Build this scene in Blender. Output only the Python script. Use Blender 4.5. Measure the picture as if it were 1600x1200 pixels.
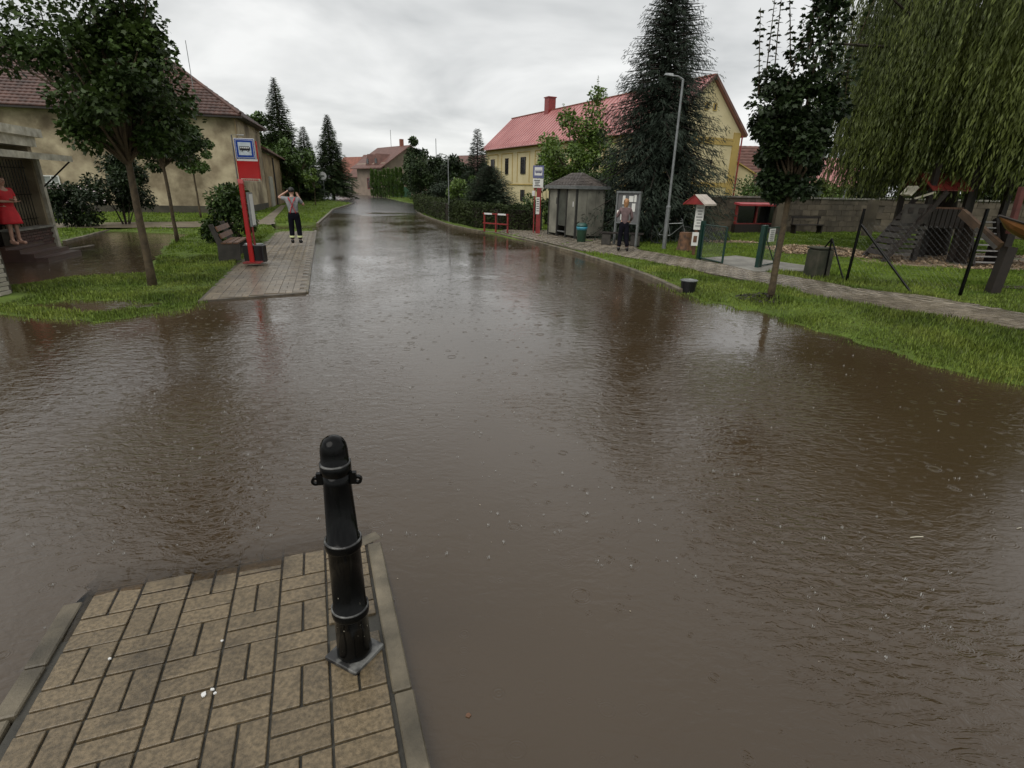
import bpy, bmesh, math, random
import numpy as np
from mathutils import Vector, Matrix, Euler
for _o in list(bpy.data.objects): bpy.data.objects.remove(_o)
S = bpy.context.scene; COL = S.collection
random.seed(7); RS = np.random.RandomState(7)
# ------------------------------------------------------------------ camera
FPX, CH, TH, ROLL = 835.0, 2.05, math.atan(306/835.), math.atan(0.022)
Fv = Vector((0, math.cos(TH), -math.sin(TH))); R0 = Vector((1, 0, 0)); U0 = R0.cross(Fv)
Rv = R0*math.cos(ROLL)+U0*math.sin(ROLL); Uv = Rv.cross(Fv); CAM = Vector((0, 0, CH))
cd = bpy.data.cameras.new('camera'); cam = bpy.data.objects.new('camera', cd); COL.objects.link(cam)
cd.sensor_width = 36; cd.lens = 36*FPX/1600; cd.clip_start = 0.05; cd.clip_end = 4000
cam.matrix_world = Matrix(((Rv.x, Uv.x, -Fv.x, 0), (Rv.y, Uv.y, -Fv.y, 0), (Rv.z, Uv.z, -Fv.z, CH), (0, 0, 0, 1)))
S.camera = cam
# ------------------------------------------------------------------ world (overcast) and sun
SUN_EL, SUN_AZ = math.radians(50), math.radians(212)
W = bpy.data.worlds.new('World'); S.world = W; W.use_nodes = True
nt = W.node_tree; nt.nodes.clear()
def wn(t, **k):
    n = nt.nodes.new(t)
    for a, b in k.items(): setattr(n, a, b)
    return n
out = wn('ShaderNodeOutputWorld'); mx = wn('ShaderNodeMixShader'); mx.inputs[0].default_value = 0.94
sky = wn('ShaderNodeTexSky', sky_type='NISHITA', sun_disc=False, sun_elevation=SUN_EL, sun_rotation=SUN_AZ)
b1 = wn('ShaderNodeBackground'); b1.inputs[1].default_value = 0.08
b2 = wn('ShaderNodeBackground'); b2.inputs[1].default_value = 1.0
tc = wn('ShaderNodeTexCoord'); sx = wn('ShaderNodeSeparateXYZ')
L = nt.links.new
L(tc.outputs['Generated'], sx.inputs[0])
def wm(op, a, b=None, c=None):
    n = wn('ShaderNodeMath', operation=op)
    for i, v in enumerate((a, b, c)):
        if v is None: continue
        if isinstance(v, (int, float)): n.inputs[i].default_value = v
        else: L(v, n.inputs[i])
    return n.outputs[0]
zc = wm('ADD', wm('MAXIMUM', sx.outputs[2], 0.0), 0.22)
cx = wn('ShaderNodeCombineXYZ'); L(wm('DIVIDE', sx.outputs[0], zc), cx.inputs[0]); L(wm('DIVIDE', sx.outputs[1], zc), cx.inputs[1])
n1 = wn('ShaderNodeTexNoise'); n1.inputs['Scale'].default_value = 1.15; n1.inputs['Detail'].default_value = 5; n1.inputs['Roughness'].default_value = 0.5; n1.inputs['Distortion'].default_value = 0.35
L(cx.outputs[0], n1.inputs['Vector'])
rp = wn('ShaderNodeValToRGB'); L(n1.outputs['Fac'], rp.inputs[0])
rp.color_ramp.elements[0].position = 0.36; rp.color_ramp.elements[0].color = (0.43, 0.44, 0.44, 1)
rp.color_ramp.elements[1].position = 0.62; rp.color_ramp.elements[1].color = (0.72, 0.722, 0.71, 1)
# overcast: brighter towards the zenith
zq = wm('MINIMUM', wm('MAXIMUM', wm('DIVIDE', wm('SUBTRACT', sx.outputs[2], 0.22), 0.7), 0.0), 1.0)
zf = wm('ADD', wm('MULTIPLY', wm('MULTIPLY', zq, wm('SUBTRACT', 2.0, zq)), 0.12), 1.0)
cm = wn('ShaderNodeMix', data_type='RGBA'); L(wm('MULTIPLY', zq, 0.55), cm.inputs[0]); L(rp.outputs[0], cm.inputs[6]); cm.inputs[7].default_value = (.56, .56, .55, 1)
vm = wn('ShaderNodeVectorMath', operation='SCALE'); L(cm.outputs[2], vm.inputs[0]); L(zf, vm.inputs['Scale'])
L(vm.outputs[0], b2.inputs[0]); L(sky.outputs[0], b1.inputs[0])
L(b1.outputs[0], mx.inputs[1]); L(b2.outputs[0], mx.inputs[2]); L(mx.outputs[0], out.inputs[0])
sd_ = bpy.data.lights.new('sun', 'SUN'); sd_.energy = 1.3; sd_.angle = math.radians(50); sd_.color = (1, .96, .9)
sun = bpy.data.objects.new('sun', sd_); COL.objects.link(sun)
sdir = Vector((math.sin(SUN_AZ)*math.cos(SUN_EL), math.cos(SUN_AZ)*math.cos(SUN_EL), math.sin(SUN_EL)))
sun.rotation_euler = sdir.to_track_quat('Z', 'Y').to_euler()
S.view_settings.view_transform = 'Standard'; S.view_settings.look = 'None'
S.view_settings.exposure = 0.42; S.view_settings.gamma = 1.0
S.render.engine = 'CYCLES'
# ------------------------------------------------------------------ surveying helpers
def gp(x, y, z=0.0):
    d = Fv*FPX+Rv*(x-800)-Uv*(y-600); return CAM+d*((z-CH)/d.z)
def at(x, y, Y):
    d = Fv*FPX+Rv*(x-800)-Uv*(y-600); return CAM+d*(Y/d.y)
def G2(pts, z=0.0): return [tuple(gp(a, b, z)[:2]) for a, b in pts]
# ------------------------------------------------------------------ materials
MATS = {}
def mat(name, col, rough=.6, var=.15, nscale=6., bump=0., bscale=40., col2=None, spec=.5, objvar=0., metal=0., detail=5, attr=None, trans=0., obj=True, thr=None):
    if name in MATS: return MATS[name]
    m = bpy.data.materials.new(name); m.use_nodes = True; t = m.node_tree; N = t.nodes; l = t.links.new
    p = N['Principled BSDF']; p.inputs['Roughness'].default_value = rough; p.inputs['Metallic'].default_value = metal
    p.inputs['Specular IOR Level'].default_value = spec
    c = N.new('ShaderNodeTexCoord'); no = N.new('ShaderNodeTexNoise'); no.inputs['Scale'].default_value = nscale; no.inputs['Detail'].default_value = detail
    src = c.outputs['Object']
    if objvar:
        oi = N.new('ShaderNodeObjectInfo'); ad = N.new('ShaderNodeVectorMath'); ad.operation = 'ADD'
        sc = N.new('ShaderNodeMath'); sc.operation = 'MULTIPLY'; sc.inputs[1].default_value = 37.; l(oi.outputs['Random'], sc.inputs[0])
        l(src, ad.inputs[0]); l(sc.outputs[0], ad.inputs[1]); src = ad.outputs[0]
    l(src, no.inputs['Vector'])
    r = N.new('ShaderNodeValToRGB'); e = r.color_ramp.elements
    if col2 is None:
        e[0].color = [max(0, x*(1-var)) for x in col]+[1]; e[1].color = [x*(1+var) for x in col]+[1]
    else: e[0].color = list(col)+[1]; e[1].color = list(col2)+[1]
    e[0].position, e[1].position = thr if thr else (.35, .65)
    l(no.outputs['Fac'], r.inputs[0]); cur = r.outputs[0]
    if objvar or attr:
        mr = N.new('ShaderNodeMapRange'); k = objvar or attr
        mr.inputs['To Min'].default_value = 1-k; mr.inputs['To Max'].default_value = 1+k
        if objvar: l(oi.outputs['Random'], mr.inputs['Value'])
        else:
            an = N.new('ShaderNodeAttribute'); an.attribute_name = 'tint'; l(an.outputs['Fac'], mr.inputs['Value'])
        vs = N.new('ShaderNodeVectorMath'); vs.operation = 'SCALE'; l(cur, vs.inputs[0]); l(mr.outputs[0], vs.inputs['Scale']); cur = vs.outputs[0]
    l(cur, p.inputs['Base Color'])
    if bump:
        nb = N.new('ShaderNodeTexNoise'); nb.inputs['Scale'].default_value = bscale; nb.inputs['Detail'].default_value = 4; l(src, nb.inputs['Vector'])
        bp = N.new('ShaderNodeBump'); bp.inputs['Strength'].default_value = 1; bp.inputs['Distance'].default_value = bump
        l(nb.outputs['Fac'], bp.inputs['Height']); l(bp.outputs[0], p.inputs['Normal'])
    if trans:
        tr = N.new('ShaderNodeBsdfTranslucent'); l(cur, tr.inputs[0]); ms = N.new('ShaderNodeMixShader'); ms.inputs[0].default_value = trans
        o = N['Material Output']; l(p.outputs[0], ms.inputs[1]); l(tr.outputs[0], ms.inputs[2]); l(ms.outputs[0], o.inputs[0])
    MATS[name] = m; return m
paver = mat('paver', (.092, .070, .040), .34, .16, 55, .0022, 170, objvar=.13, col2=(.18, .136, .080))
paver2 = mat('paver far', (.19, .155, .11), .28, .2, 2, .002, 60, objvar=.16)
kerbm = mat('kerb stone', (.095, .08, .052), .5, .3, 5, .003, 90, objvar=.15, col2=(.185, .155, .105))
joint = mat('joint mud', (.035, .032, .024), .6, .3, 9, .003, 60)
iron = mat('black painted iron', (.0020, .0022, .0022), .16, .4, 12, .0005, 35, spec=.16)
ironworn = mat('worn iron edge', (.02, .02, .02), .35, .3, 14, .0005, 60, col2=(.16, .16, .15), thr=(.45, .62))
soil = mat('soil and turf', (.06, .09, .014), .85, .3, 1.7, .03, 25, col2=(.10, .15, .022), spec=.25)
mud = mat('muddy bed', (.05, .04, .03), .6)
grassm = mat('grass blades', (.085, .135, .017), .5, .3, .9, col2=(.18, .225, .038), attr=.75, trans=.15)
grassfar = mat('grass', (.09, .145, .016), .8, .3, .8, col2=(.15, .21, .03), attr=.35, spec=.2)
asphalt = mat('wet asphalt', (.05, .048, .045), .2, .3, .5, .003, 40)
pathm = mat('wet gravel path', (.17, .14, .10), .35, .25, 1.2, .006, 40)
pathr = mat('wet path paving', (.22, .185, .14), .24, .3, 1.0, .006, 35)
concrete = mat('concrete', (.22, .21, .18), .6, .2, 3, .003, 50)
plaster = mat('old tan plaster', (.24, .19, .12), .85, .3, .8, .012, 9, col2=(.46, .39, .26), detail=9, thr=(.40, .60))
plaster2 = mat('old barn plaster', (.18, .13, .07), .85, .3, .6, .01, 14, col2=(.38, .29, .16), detail=9)
yellow = mat('yellow plaster', (.50, .42, .235), .8, .08, .5, .004, 20, col2=(.60, .52, .32))
yellow2 = mat('ochre trim', (.38, .27, .08), .8, .1, 1)
pinkroof = mat('pink metal roof', (.36, .145, .14), .36, .12, .4, col2=(.46, .21, .20))
tile = mat('red brown roof tile', (.055, .024, .017), .55, .3, 2., .004, 12, col2=(.12, .055, .04), detail=8)
tile2 = mat('orange roof tile', (.20, .065, .038), .6, .2, 2)
tile3 = mat('brown roof tile', (.12, .055, .042), .6, .2, 2)
redp = mat('red paint', (.40, .008, .008), .3, .08, 4)
redp2 = mat('weathered red paint', (.20, .020, .018), .4, .2, 6)
bluep = mat('blue sign', (.012, .05, .28), .3, .05, 4)
whitep = mat('white paint', (.62, .62, .60), .4, .06, 5)
whitew = mat('aged white paint', (.36, .33, .25), .6, .25, 5, col2=(.58, .55, .45))
blackp = mat('black plastic', (.01, .01, .011), .35, .2, 5)
greenp = mat('green painted steel', (.006, .03, .022), .3, .2, 5)
greyst = mat('galvanised steel', (.20, .21, .21), .4, .15, 8, metal=.5)
glassd = mat('dark glass', (.008, .009, .010), .12, .2, 2, spec=.4)
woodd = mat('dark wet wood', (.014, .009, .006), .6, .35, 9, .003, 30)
woodm = mat('brown wood', (.11, .052, .025), .5, .3, 7, .003, 30)
woodgrey = mat('weathered planks', (.035, .031, .025), .7, .3, 6, .003, 30)
bark = mat('bark', (.060, .042, .02), .8, .35, 9, .012, 28)
barkd = mat('dark bark', (.025, .018, .012), .85, .3, 9, .012, 28)
leafd = mat('maple leaves', (.021, .042, .009), .5, .3, 1.3, col2=(.05, .082, .017), attr=.55, trans=.15, spec=.3)
leafk = mat('dark leaves', (.012, .023, .008), .5, .3, 1.3, col2=(.025, .042, .013), attr=.5, trans=.1, spec=.28)
leafm = mat('mid green leaves', (.04, .075, .014), .45, .3, .9, col2=(.08, .14, .028), attr=.4, trans=.2)
leafl = mat('light green leaves', (.07, .12, .018), .45, .3, .9, col2=(.13, .20, .035), attr=.4, trans=.2)
leafw = mat('willow leaves', (.036, .050, .009), .5, .3, .35, col2=(.085, .105, .020), attr=.5, trans=.18, spec=.25)
needle = mat('spruce needles', (.015, .025, .016), .65, .3, .8, col2=(.034, .048, .032), attr=.6, spec=.25)
needle2 = mat('green needles', (.013, .027, .010), .6, .3, .8, col2=(.055, .085, .028), attr=.4, spec=.25)
needle3 = mat('grey green needles', (.028, .043, .026), .6, .3, .8, col2=(.045, .064, .036), attr=.4, spec=.25)
hedgem = mat('hedge leaves', (.022, .033, .010), .6, .3, 1, col2=(.042, .058, .018), attr=.3, spec=.15)
petal = mat('white petals', (.6, .5, .52), .6, .1, 2)
wallm = mat('wall block', (.075, .06, .04), .8, .3, 1.2, .012, 12, objvar=.2, col2=(.145, .12, .085), detail=8)
mortar = mat('mortar', (.07, .06, .044), .85, .2, 5)
brickr = mat('dark red brick', (.055, .022, .018), .5, .3, 4, .003, 30, objvar=.3)
brickw = mat('white glazed brick', (.42, .38, .32), .35, .12, 5, .002, 30, objvar=.1)
skin = mat('skin', (.42, .24, .17), .5, .08, 8)
chips = mat('wood chips', (.38, .28, .18), .7, .3, 2, attr=.5)
paper = mat('paper', (.62, .62, .58), .6, .05, 5)
shelterm = mat('shelter concrete panel', (.21, .205, .165), .6, .25, 1.5, .003, 20)
shroof = mat('shingle roof', (.085, .07, .06), .65, .3, 3, .004, 14)
def patches(m, scale, lo, thr, col=(1, 1, 1)):
    t = m.node_tree; N = t.nodes; p = N['Principled BSDF']; src = p.inputs['Base Color'].links[0].from_socket
    g = N.new('ShaderNodeNewGeometry'); no = N.new('ShaderNodeTexNoise'); no.inputs['Scale'].default_value = scale; no.inputs['Detail'].default_value = 7; no.inputs['Roughness'].default_value = .62; t.links.new(g.outputs['Position'], no.inputs['Vector'])
    r = N.new('ShaderNodeValToRGB'); r.color_ramp.elements[0].position, r.color_ramp.elements[1].position = thr; r.color_ramp.elements[0].color = (lo*col[0], lo*col[1], lo*col[2], 1); r.color_ramp.elements[1].color = (1, 1, 1, 1); t.links.new(no.outputs['Fac'], r.inputs[0])
    x = N.new('ShaderNodeMix'); x.data_type = 'RGBA'; x.blend_type = 'MULTIPLY'; x.inputs[0].default_value = 1; t.links.new(src, x.inputs[6]); t.links.new(r.outputs[0], x.inputs[7]); t.links.new(x.outputs[2], p.inputs['Base Color'])
patches(paver, 2.3, .55, (.36, .52)); patches(kerbm, 3., .5, (.35, .6)); patches(paver2, 1.1, .6, (.35, .6)); patches(plaster, .28, .45, (.41, .56), (1, .95, .88)); patches(plaster2, .35, .5, (.38, .58), (1, .95, .88)); patches(wallm, .5, .55, (.35, .6)); patches(pathr, .6, .6, (.35, .6)); patches(whitew, 2., .6, (.35, .6)); patches(shroof, 1.2, .6, (.35, .6)); patches(tile, .5, .55, (.35, .6)); patches(shelterm, 1.1, .55, (.35, .6)); patches(concrete, 2., .6, (.35, .6))
# ------------------------------------------------------------------ mesh helpers
def wloc(o):
    v = Vector((0, 0, 0))
    while o: v = v+o.location; o = o.parent
    return v
def tag(o, label=None, cat=None, group=None, kind=None):
    if label: o['label'] = label
    if cat: o['category'] = cat
    if group: o['group'] = group
    if kind: o['kind'] = kind
    return o
def root(name, label, cat, loc, group=None, rz=0):
    o = bpy.data.objects.new(name, None); COL.objects.link(o); o.location = loc; o.rotation_euler = (0, 0, rz); o.empty_display_size = .2
    return tag(o, label, cat, group)
def link(name, me, mats=None, parent=None, smooth=False, kind=None, label=None, loc=None):
    if mats is not None:
        me.materials.clear()
        for m in (mats if isinstance(mats, (list, tuple)) else [mats]): me.materials.append(m)
    if smooth: me.polygons.foreach_set('use_smooth', np.ones(len(me.polygons), bool))
    o = bpy.data.objects.new(name, me); COL.objects.link(o)
    if parent: o.parent = parent
    if loc is not None: o.location = loc
    return tag(o, label=label, kind=kind)
def npmesh(name, V, F, tint=None, matidx=None):
    V = np.asarray(V, np.float32); F = np.asarray(F, np.int32); me = bpy.data.meshes.new(name)
    me.vertices.add(len(V)); me.vertices.foreach_set('co', V.ravel())
    k = F.shape[1]; me.loops.add(F.size); me.loops.foreach_set('vertex_index', F.ravel())
    me.polygons.add(len(F)); me.polygons.foreach_set('loop_start', np.arange(0, F.size, k, dtype=np.int32))
    me.polygons.foreach_set('loop_total', np.full(len(F), k, np.int32))
    if matidx is not None: me.polygons.foreach_set('material_index', np.asarray(matidx, np.int32))
    me.update(calc_edges=True)
    if tint is not None:
        a = me.attributes.new('tint', 'FLOAT', 'POINT'); a.data.foreach_set('value', np.asarray(tint, np.float32))
    return me
class MB:
    def __init__(s, M=None): s.v = []; s.f = []; s.M = M or Matrix()
    def add(s, vs, fs):
        b = len(s.v); s.v += [s.M @ Vector(v) for v in vs]; s.f += [tuple(b+i for i in f) for f in fs]; return s
    def box(s, c, d, rz=0, rx=0, ry=0):
        E = Euler((rx, ry, rz)).to_matrix(); c = Vector(c)
        vs = [c+E@Vector((x*d[0]/2, y*d[1]/2, z*d[2]/2)) for z in (-1, 1) for y in (-1, 1) for x in (-1, 1)]
        return s.add(vs, [(0, 2, 3, 1), (4, 5, 7, 6), (0, 1, 5, 4), (1, 3, 7, 5), (3, 2, 6, 7), (2, 0, 4, 6)])
    def bar(s, a, b, w, h=None):
        a = Vector(a); b = Vector(b); h = h or w; z = (b-a).normalized(); q = z.to_track_quat('Z', 'Y').to_matrix()
        vs = [p+q@Vector((x*w/2, y*h/2, 0)) for p in (a, b) for y in (-1, 1) for x in (-1, 1)]
        return s.add(vs, [(0, 2, 3, 1), (4, 5, 7, 6), (0, 1, 5, 4), (1, 3, 7, 5), (3, 2, 6, 7), (2, 0, 4, 6)])
    def tube(s, pts, rs, n=8):
        pts = [Vector(p) for p in pts]; rs = [rs]*len(pts) if isinstance(rs, (int, float)) else rs; vs = []; fs = []
        up = None
        for i, p in enumerate(pts):
            t = (pts[min(i+1, len(pts)-1)]-pts[max(i-1, 0)]).normalized()
            if up is None or abs(up.dot(t)) > .95: up = Vector((1, 0, 0)) if abs(t.x) < .8 else Vector((0, 1, 0))
            x = (up-t*up.dot(t)).normalized(); y = t.cross(x); up = x
            for k in range(n):
                a = 2*math.pi*k/n; vs.append(p+(x*math.cos(a)+y*math.sin(a))*rs[i])
        for i in range(len(pts)-1):
            for k in range(n):
                fs.append((i*n+k, i*n+(k+1) % n, (i+1)*n+(k+1) % n, (i+1)*n+k))
        fs.append(tuple(range(n-1, -1, -1))); fs.append(tuple((len(pts)-1)*n+k for k in range(n)))
        return s.add(vs, fs)
    def lathe(s, prof, n=24, c=(0, 0, 0)):
        vs = []; fs = []; c = Vector(c)
        for r, z in prof:
            for k in range(n): a = 2*math.pi*k/n; vs.append(c+Vector((r*math.cos(a), r*math.sin(a), z)))
        for i in range(len(prof)-1):
            for k in range(n): fs.append((i*n+k, i*n+(k+1) % n, (i+1)*n+(k+1) % n, (i+1)*n+k))
        fs.append(tuple(range(n-1, -1, -1))); fs.append(tuple((len(prof)-1)*n+k for k in range(n)))
        return s.add(vs, fs)
    def prism(s, poly, a, b):
        """poly in 2D (x,z) extruded along y from a to b"""
        n = len(poly); vs = [(x, a, z) for x, z in poly]+[(x, b, z) for x, z in poly]
        fs = [tuple(range(n)), tuple(range(2*n-1, n-1, -1))]+[(i, i+n, (i+1) % n+n, (i+1) % n) for i in range(n)]
        return s.add(vs, fs)
    def slab(s, poly, z0, z1):
        n = len(poly); vs = [(x, y, z0) for x, y in poly]+[(x, y, z1) for x, y in poly]
        fs = [tuple(range(n-1, -1, -1)), tuple(range(n, 2*n))]+[(i, (i+1) % n, (i+1) % n+n, i+n) for i in range(n)]
        return s.add(vs, fs)
    def build(s, name, mats, parent=None, smooth=False, kind=None, label=None, bevel=0, world=True, me_only=False):
        me = bpy.data.meshes.new(name); off = wloc(parent) if (parent and world) else Vector((0, 0, 0))
        me.from_pydata([v-off for v in s.v], [], s.f); me.update()
        bm = bmesh.new(); bm.from_mesh(me); bmesh.ops.recalc_face_normals(bm, faces=bm.faces)
        if bevel: bmesh.ops.bevel(bm, geom=bm.edges[:], offset=bevel, segments=1, affect='EDGES')
        bm.to_mesh(me); bm.free()
        if me_only: return me
        o = link(name, me, mats, parent, smooth, kind, label)
        return o
def frame(origin, dx):
    """local frame: x along dx (2D), y to its left, z up"""
    d = Vector((dx[0], dx[1], 0)).normalized(); y = Vector((-d.y, d.x, 0)); o = Vector(origin)
    return Matrix(((d.x, y.x, 0, o.x), (d.y, y.y, 0, o.y), (0, 0, 1, o.z), (0, 0, 0, 1)))
def scatter(TV, TF, P, X, Y, Z, tint=None):
    """numpy copies of a small template (TV verts, TF faces)"""
    TV = np.asarray(TV, float); TF = np.asarray(TF); N = len(P); n = len(TV)
    V = P[:, None, :]+TV[None, :, 0, None]*X[:, None, :]+TV[None, :, 1, None]*Y[:, None, :]+TV[None, :, 2, None]*Z[:, None, :]
    F = TF[None]+(np.arange(N)*n)[:, None, None]
    t = RS.rand(N) if tint is None else tint
    return V.reshape(-1, 3), F.reshape(-1, TF.shape[1]), np.repeat(t, n)
def norm(a): return a/np.maximum(np.linalg.norm(a, axis=1, keepdims=True), 1e-9)
def frames(D, roll=None):
    """D: direction of X axis (N,3). returns X,Y,Z with Z as upward as the roll allows"""
    D = norm(D); N = len(D); ref = np.tile([0, 0, 1.], (N, 1)); ref[np.abs(D[:, 2]) > .95] = [1, 0, 0]
    Y = norm(np.cross(ref, D)); Z = np.cross(D, Y)
    if roll is not None:
        c = np.cos(roll)[:, None]; s_ = np.sin(roll)[:, None]; Y, Z = Y*c+Z*s_, Z*c-Y*s_
    return D, Y, Z
def rdir(N): return norm(RS.normal(size=(N, 3)))
# ------------------------------------------------------------------ terrain
WPX = [(2300, 860), (1760, 655), (1600, 605), (1450, 568), (1300, 525), (1230, 500), (1200, 490), (1100, 472), (1075, 460), (1060, 455), (1000, 430), (940, 410), (900, 398), (850, 384), (800, 373), (772, 366), (745, 362), (700, 352), (660, 337), (650, 327), (643, 321), (600, 312), (580, 308), (566, 303), (560, 296), (549, 294), (500, 300), (450, 301), (440, 306), (470, 313), (500, 315), (552, 321), (520, 329), (496, 351), (440, 352), (425, 352), (432, 361), (493, 361), (478, 458), (310, 470), (300, 480), (235, 492), (150, 503), (60, 497), (0, 490), (-300, 520)]
Wpoly = np.array(G2(WPX)+[(-40, 6), (-40, -30), (40, -30), (40, 4)])
W2 = np.array(G2([(-60, 452), (28, 446), (93, 435), (181, 430), (232, 426), (236, 407), (255, 388), (270, 374), (300, 366), (170, 361), (96, 378), (60, 392), (-80, 400)]))
PLATP = np.array([G2([q], .035)[0] for q in [(309, 470), (371, 410), (432, 362), (493, 361), (478, 457)]])
def inpoly(x, y, P):
    r = np.zeros(x.shape, bool); j = len(P)-1
    for i in range(len(P)):
        xi, yi = P[i]; xj, yj = P[j]
        if yi != yj:
            c = ((yi > y) != (yj > y)) & (x < (xj-xi)*(y-yi)/(yj-yi)+xi); r ^= c
        j = i
    return r
def sdf(x, y, P):
    d = np.full(x.shape, 1e9); j = len(P)-1
    for i in range(len(P)):
        a = P[j]; b = P[i]; ex, ey = b-a; t = np.clip(((x-a[0])*ex+(y-a[1])*ey)/(ex*ex+ey*ey+1e-12), 0, 1)
        d = np.minimum(d, np.hypot(x-a[0]-t*ex, y-a[1]-t*ey)); j = i
    return np.where(inpoly(x, y, P), -d, d)
def vnoise(x, y, s, seed=0):
    x = x*s+seed*17.3; y = y*s+seed*5.1; xi = np.floor(x); yi = np.floor(y); fx = x-xi; fy = y-yi
    fx = fx*fx*(3-2*fx); fy = fy*fy*(3-2*fy)
    h = lambda a, b: np.modf(np.abs(np.sin(a*127.1+b*311.7+seed)*43758.5453))[0]
    return (h(xi, yi)*(1-fx)+h(xi+1, yi)*fx)*(1-fy)+(h(xi, yi+1)*(1-fx)+h(xi+1, yi+1)*fx)*fy
def zr(y): return np.where(y < 42, np.clip((y-42)*.018, -.22, 0), np.clip((y-42)*.009, 0, 1.1))
def zland(x, y):
    b = np.maximum(zr(y), 0)+.11
    left = (x < -4) & (y < 20)
    b = b-.105*np.exp(-(((x+7.3)/1.5)**2+((y-9.0)/.95)**2))
    return b+np.where(left, -.05, 0)+(vnoise(x, y, .9, 1)-.5)*.05+(vnoise(x, y, 3.1, 2)-.5)*.035+(vnoise(x, y, 8.3, 5)-.5)*.02
def zground(x, y):
    x = np.asarray(x, float); y = np.asarray(y, float)
    s1 = sdf(x, y, Wpoly); s2 = sdf(x, y, W2); s = np.minimum(s1, s2)
    wig = (vnoise(x, y, 2.2, 3)-.5)*.35+(vnoise(x, y, 7., 4)-.5)*.14
    near = (y < 12.5) | ((x < -6.) & (y < 24)); soft = np.where(near, 1., 0.)*np.clip(sdf(x, y, PLATP)/.9, 0, 1); s = s+wig*soft
    under = sdf(x, y, PLATP) < -.04
    slope = np.where(near, .13, .55)
    z = np.clip(s*slope, -1, 1); zb = zr(y)-np.where(y > 28, .12, .05)
    lo = np.where(y > 34, zb, np.maximum(z, zb)); base = np.maximum(zr(y), 0)
    z = np.where(s < 0, lo, np.minimum(base+z, zland(x, y)))
    return np.where(under, np.minimum(z, -.03), z)
def zg(x, y): return float(zground(np.array([x]), np.array([y]))[0])
def warp(n, lo, hi, k):
    t = np.linspace(-1, 1, n); s = np.sinh(t*k)/math.sinh(k); return np.where(s < 0, -s*lo, s*hi)
def gridmesh(name, xs, ys, zf, m, kind, attrs=None):
    X, Y = np.meshgrid(xs, ys); Z = zf(X.ravel(), Y.ravel()); nx, ny = len(xs), len(ys)
    V = np.stack([X.ravel(), Y.ravel(), Z], 1); i = (np.arange(ny-1)[:, None]*nx+np.arange(nx-1)[None]).ravel()
    me = npmesh(name, V, np.stack([i, i+1, i+1+nx, i+nx], 1))
    if attrs is not None:
        a = me.attributes.new('depth', 'FLOAT', 'POINT'); a.data.foreach_set('value', attrs(X.ravel(), Y.ravel()).astype(np.float32))
    return link(name, me, m, None, True, kind)
gx = warp(470, -900, 900, 6.2)-1; gy = 9+warp(470, -60, 1500, 6.0)
gridmesh('ground', gx, gy, zground, soil, 'structure')
rx = np.linspace(-75, 14, 150); ry = np.linspace(26, 150, 200)
gridmesh('road', rx, ry, lambda x, y: zr(y)+(vnoise(x, y, .22, 21)-.5)*.07+(vnoise(x, y, .7, 22)-.5)*.04, asphalt, 'structure')
# ------------------------------------------------------------------ foreground paved island
O2 = Vector((-.95, 2.25)); U2 = Vector((.94, .345)).normalized(); V2 = Vector((-.345, .94)).normalized()
CU, CV = .231, .2195
def uv(u, v): p = O2+U2*u+V2*v; return p.x, p.y
def isl(v): return (0.40-v)*.045
def island_depth(x, y):
    dx = x-O2.x; dy = y-O2.y; u = dx*U2.x+dy*U2.y; v = dx*V2.x+dy*V2.y
    inside = (u > -1.22) & (u < .29) & (v < .66)
    return np.where(inside, -isl(v), 9.)
# water
wm_ = bpy.data.materials.new('muddy flood water'); wm_.use_nodes = True; t = wm_.node_tree; N = t.nodes; l = t.links.new
p = N['Principled BSDF']; p.inputs['IOR'].default_value = 1.55; p.inputs['Roughness'].default_value = .03
geo = N.new('ShaderNodeNewGeometry')
def nm(op, *a):
    n = N.new('ShaderNodeMath'); n.operation = op
    for i, v in enumerate(a):
        if isinstance(v, (int, float)): n.inputs[i].default_value = v
        else: l(v, n.inputs[i])
    return n.outputs[0]
def noise(scale, detail=3, rough=.5, sc=(1, 1, 1), rot=0, dist=0):
    mp = N.new('ShaderNodeMapping'); mp.inputs['Scale'].default_value = sc; mp.inputs['Rotation'].default_value = (0, 0, rot); l(geo.outputs['Position'], mp.inputs[0])
    n = N.new('ShaderNodeTexNoise'); n.inputs['Scale'].default_value = scale; n.inputs['Detail'].default_value = detail; n.inputs['Roughness'].default_value = rough; n.inputs['Distortion'].default_value = dist
    l(mp.outputs[0], n.inputs['Vector']); return n.outputs['Fac']
def drops(scale, off, amp, lam, rmax):
    mp = N.new('ShaderNodeMapping'); mp.inputs['Location'].default_value = (off, off*.7, 0); l(geo.outputs['Position'], mp.inputs[0])
    v = N.new('ShaderNodeTexVoronoi'); v.voronoi_dimensions = '2D'; v.inputs['Scale'].default_value = scale; l(mp.outputs[0], v.inputs['Vector'])
    sp = N.new('ShaderNodeSeparateColor'); l(v.outputs['Color'], sp.inputs[0])
    d = nm('DIVIDE', v.outputs['Distance'], scale); r0 = nm('MULTIPLY', sp.outputs[0], rmax)
    q = nm('SUBTRACT', d, r0); w = nm('DIVIDE', q, lam*1.1); env = nm('EXPONENT', nm('MULTIPLY', nm('MULTIPLY', w, w), -1))
    v.inputs['Randomness'].default_value = .75; on = nm('MAXIMUM', 0, nm('MULTIPLY', 3.3, nm('SUBTRACT', sp.outputs[1], .68)))
    return nm('MULTIPLY', nm('MULTIPLY', nm('MULTIPLY', env, nm('COSINE', nm('MULTIPLY', q, 6.283/lam))), on), amp)
wmask = N.new('ShaderNodeMapRange'); wmask.inputs['From Min'].default_value = .40; wmask.inputs['From Max'].default_value = .62; wmask.inputs['To Min'].default_value = .12; wmask.inputs['To Max'].default_value = 1
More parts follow.
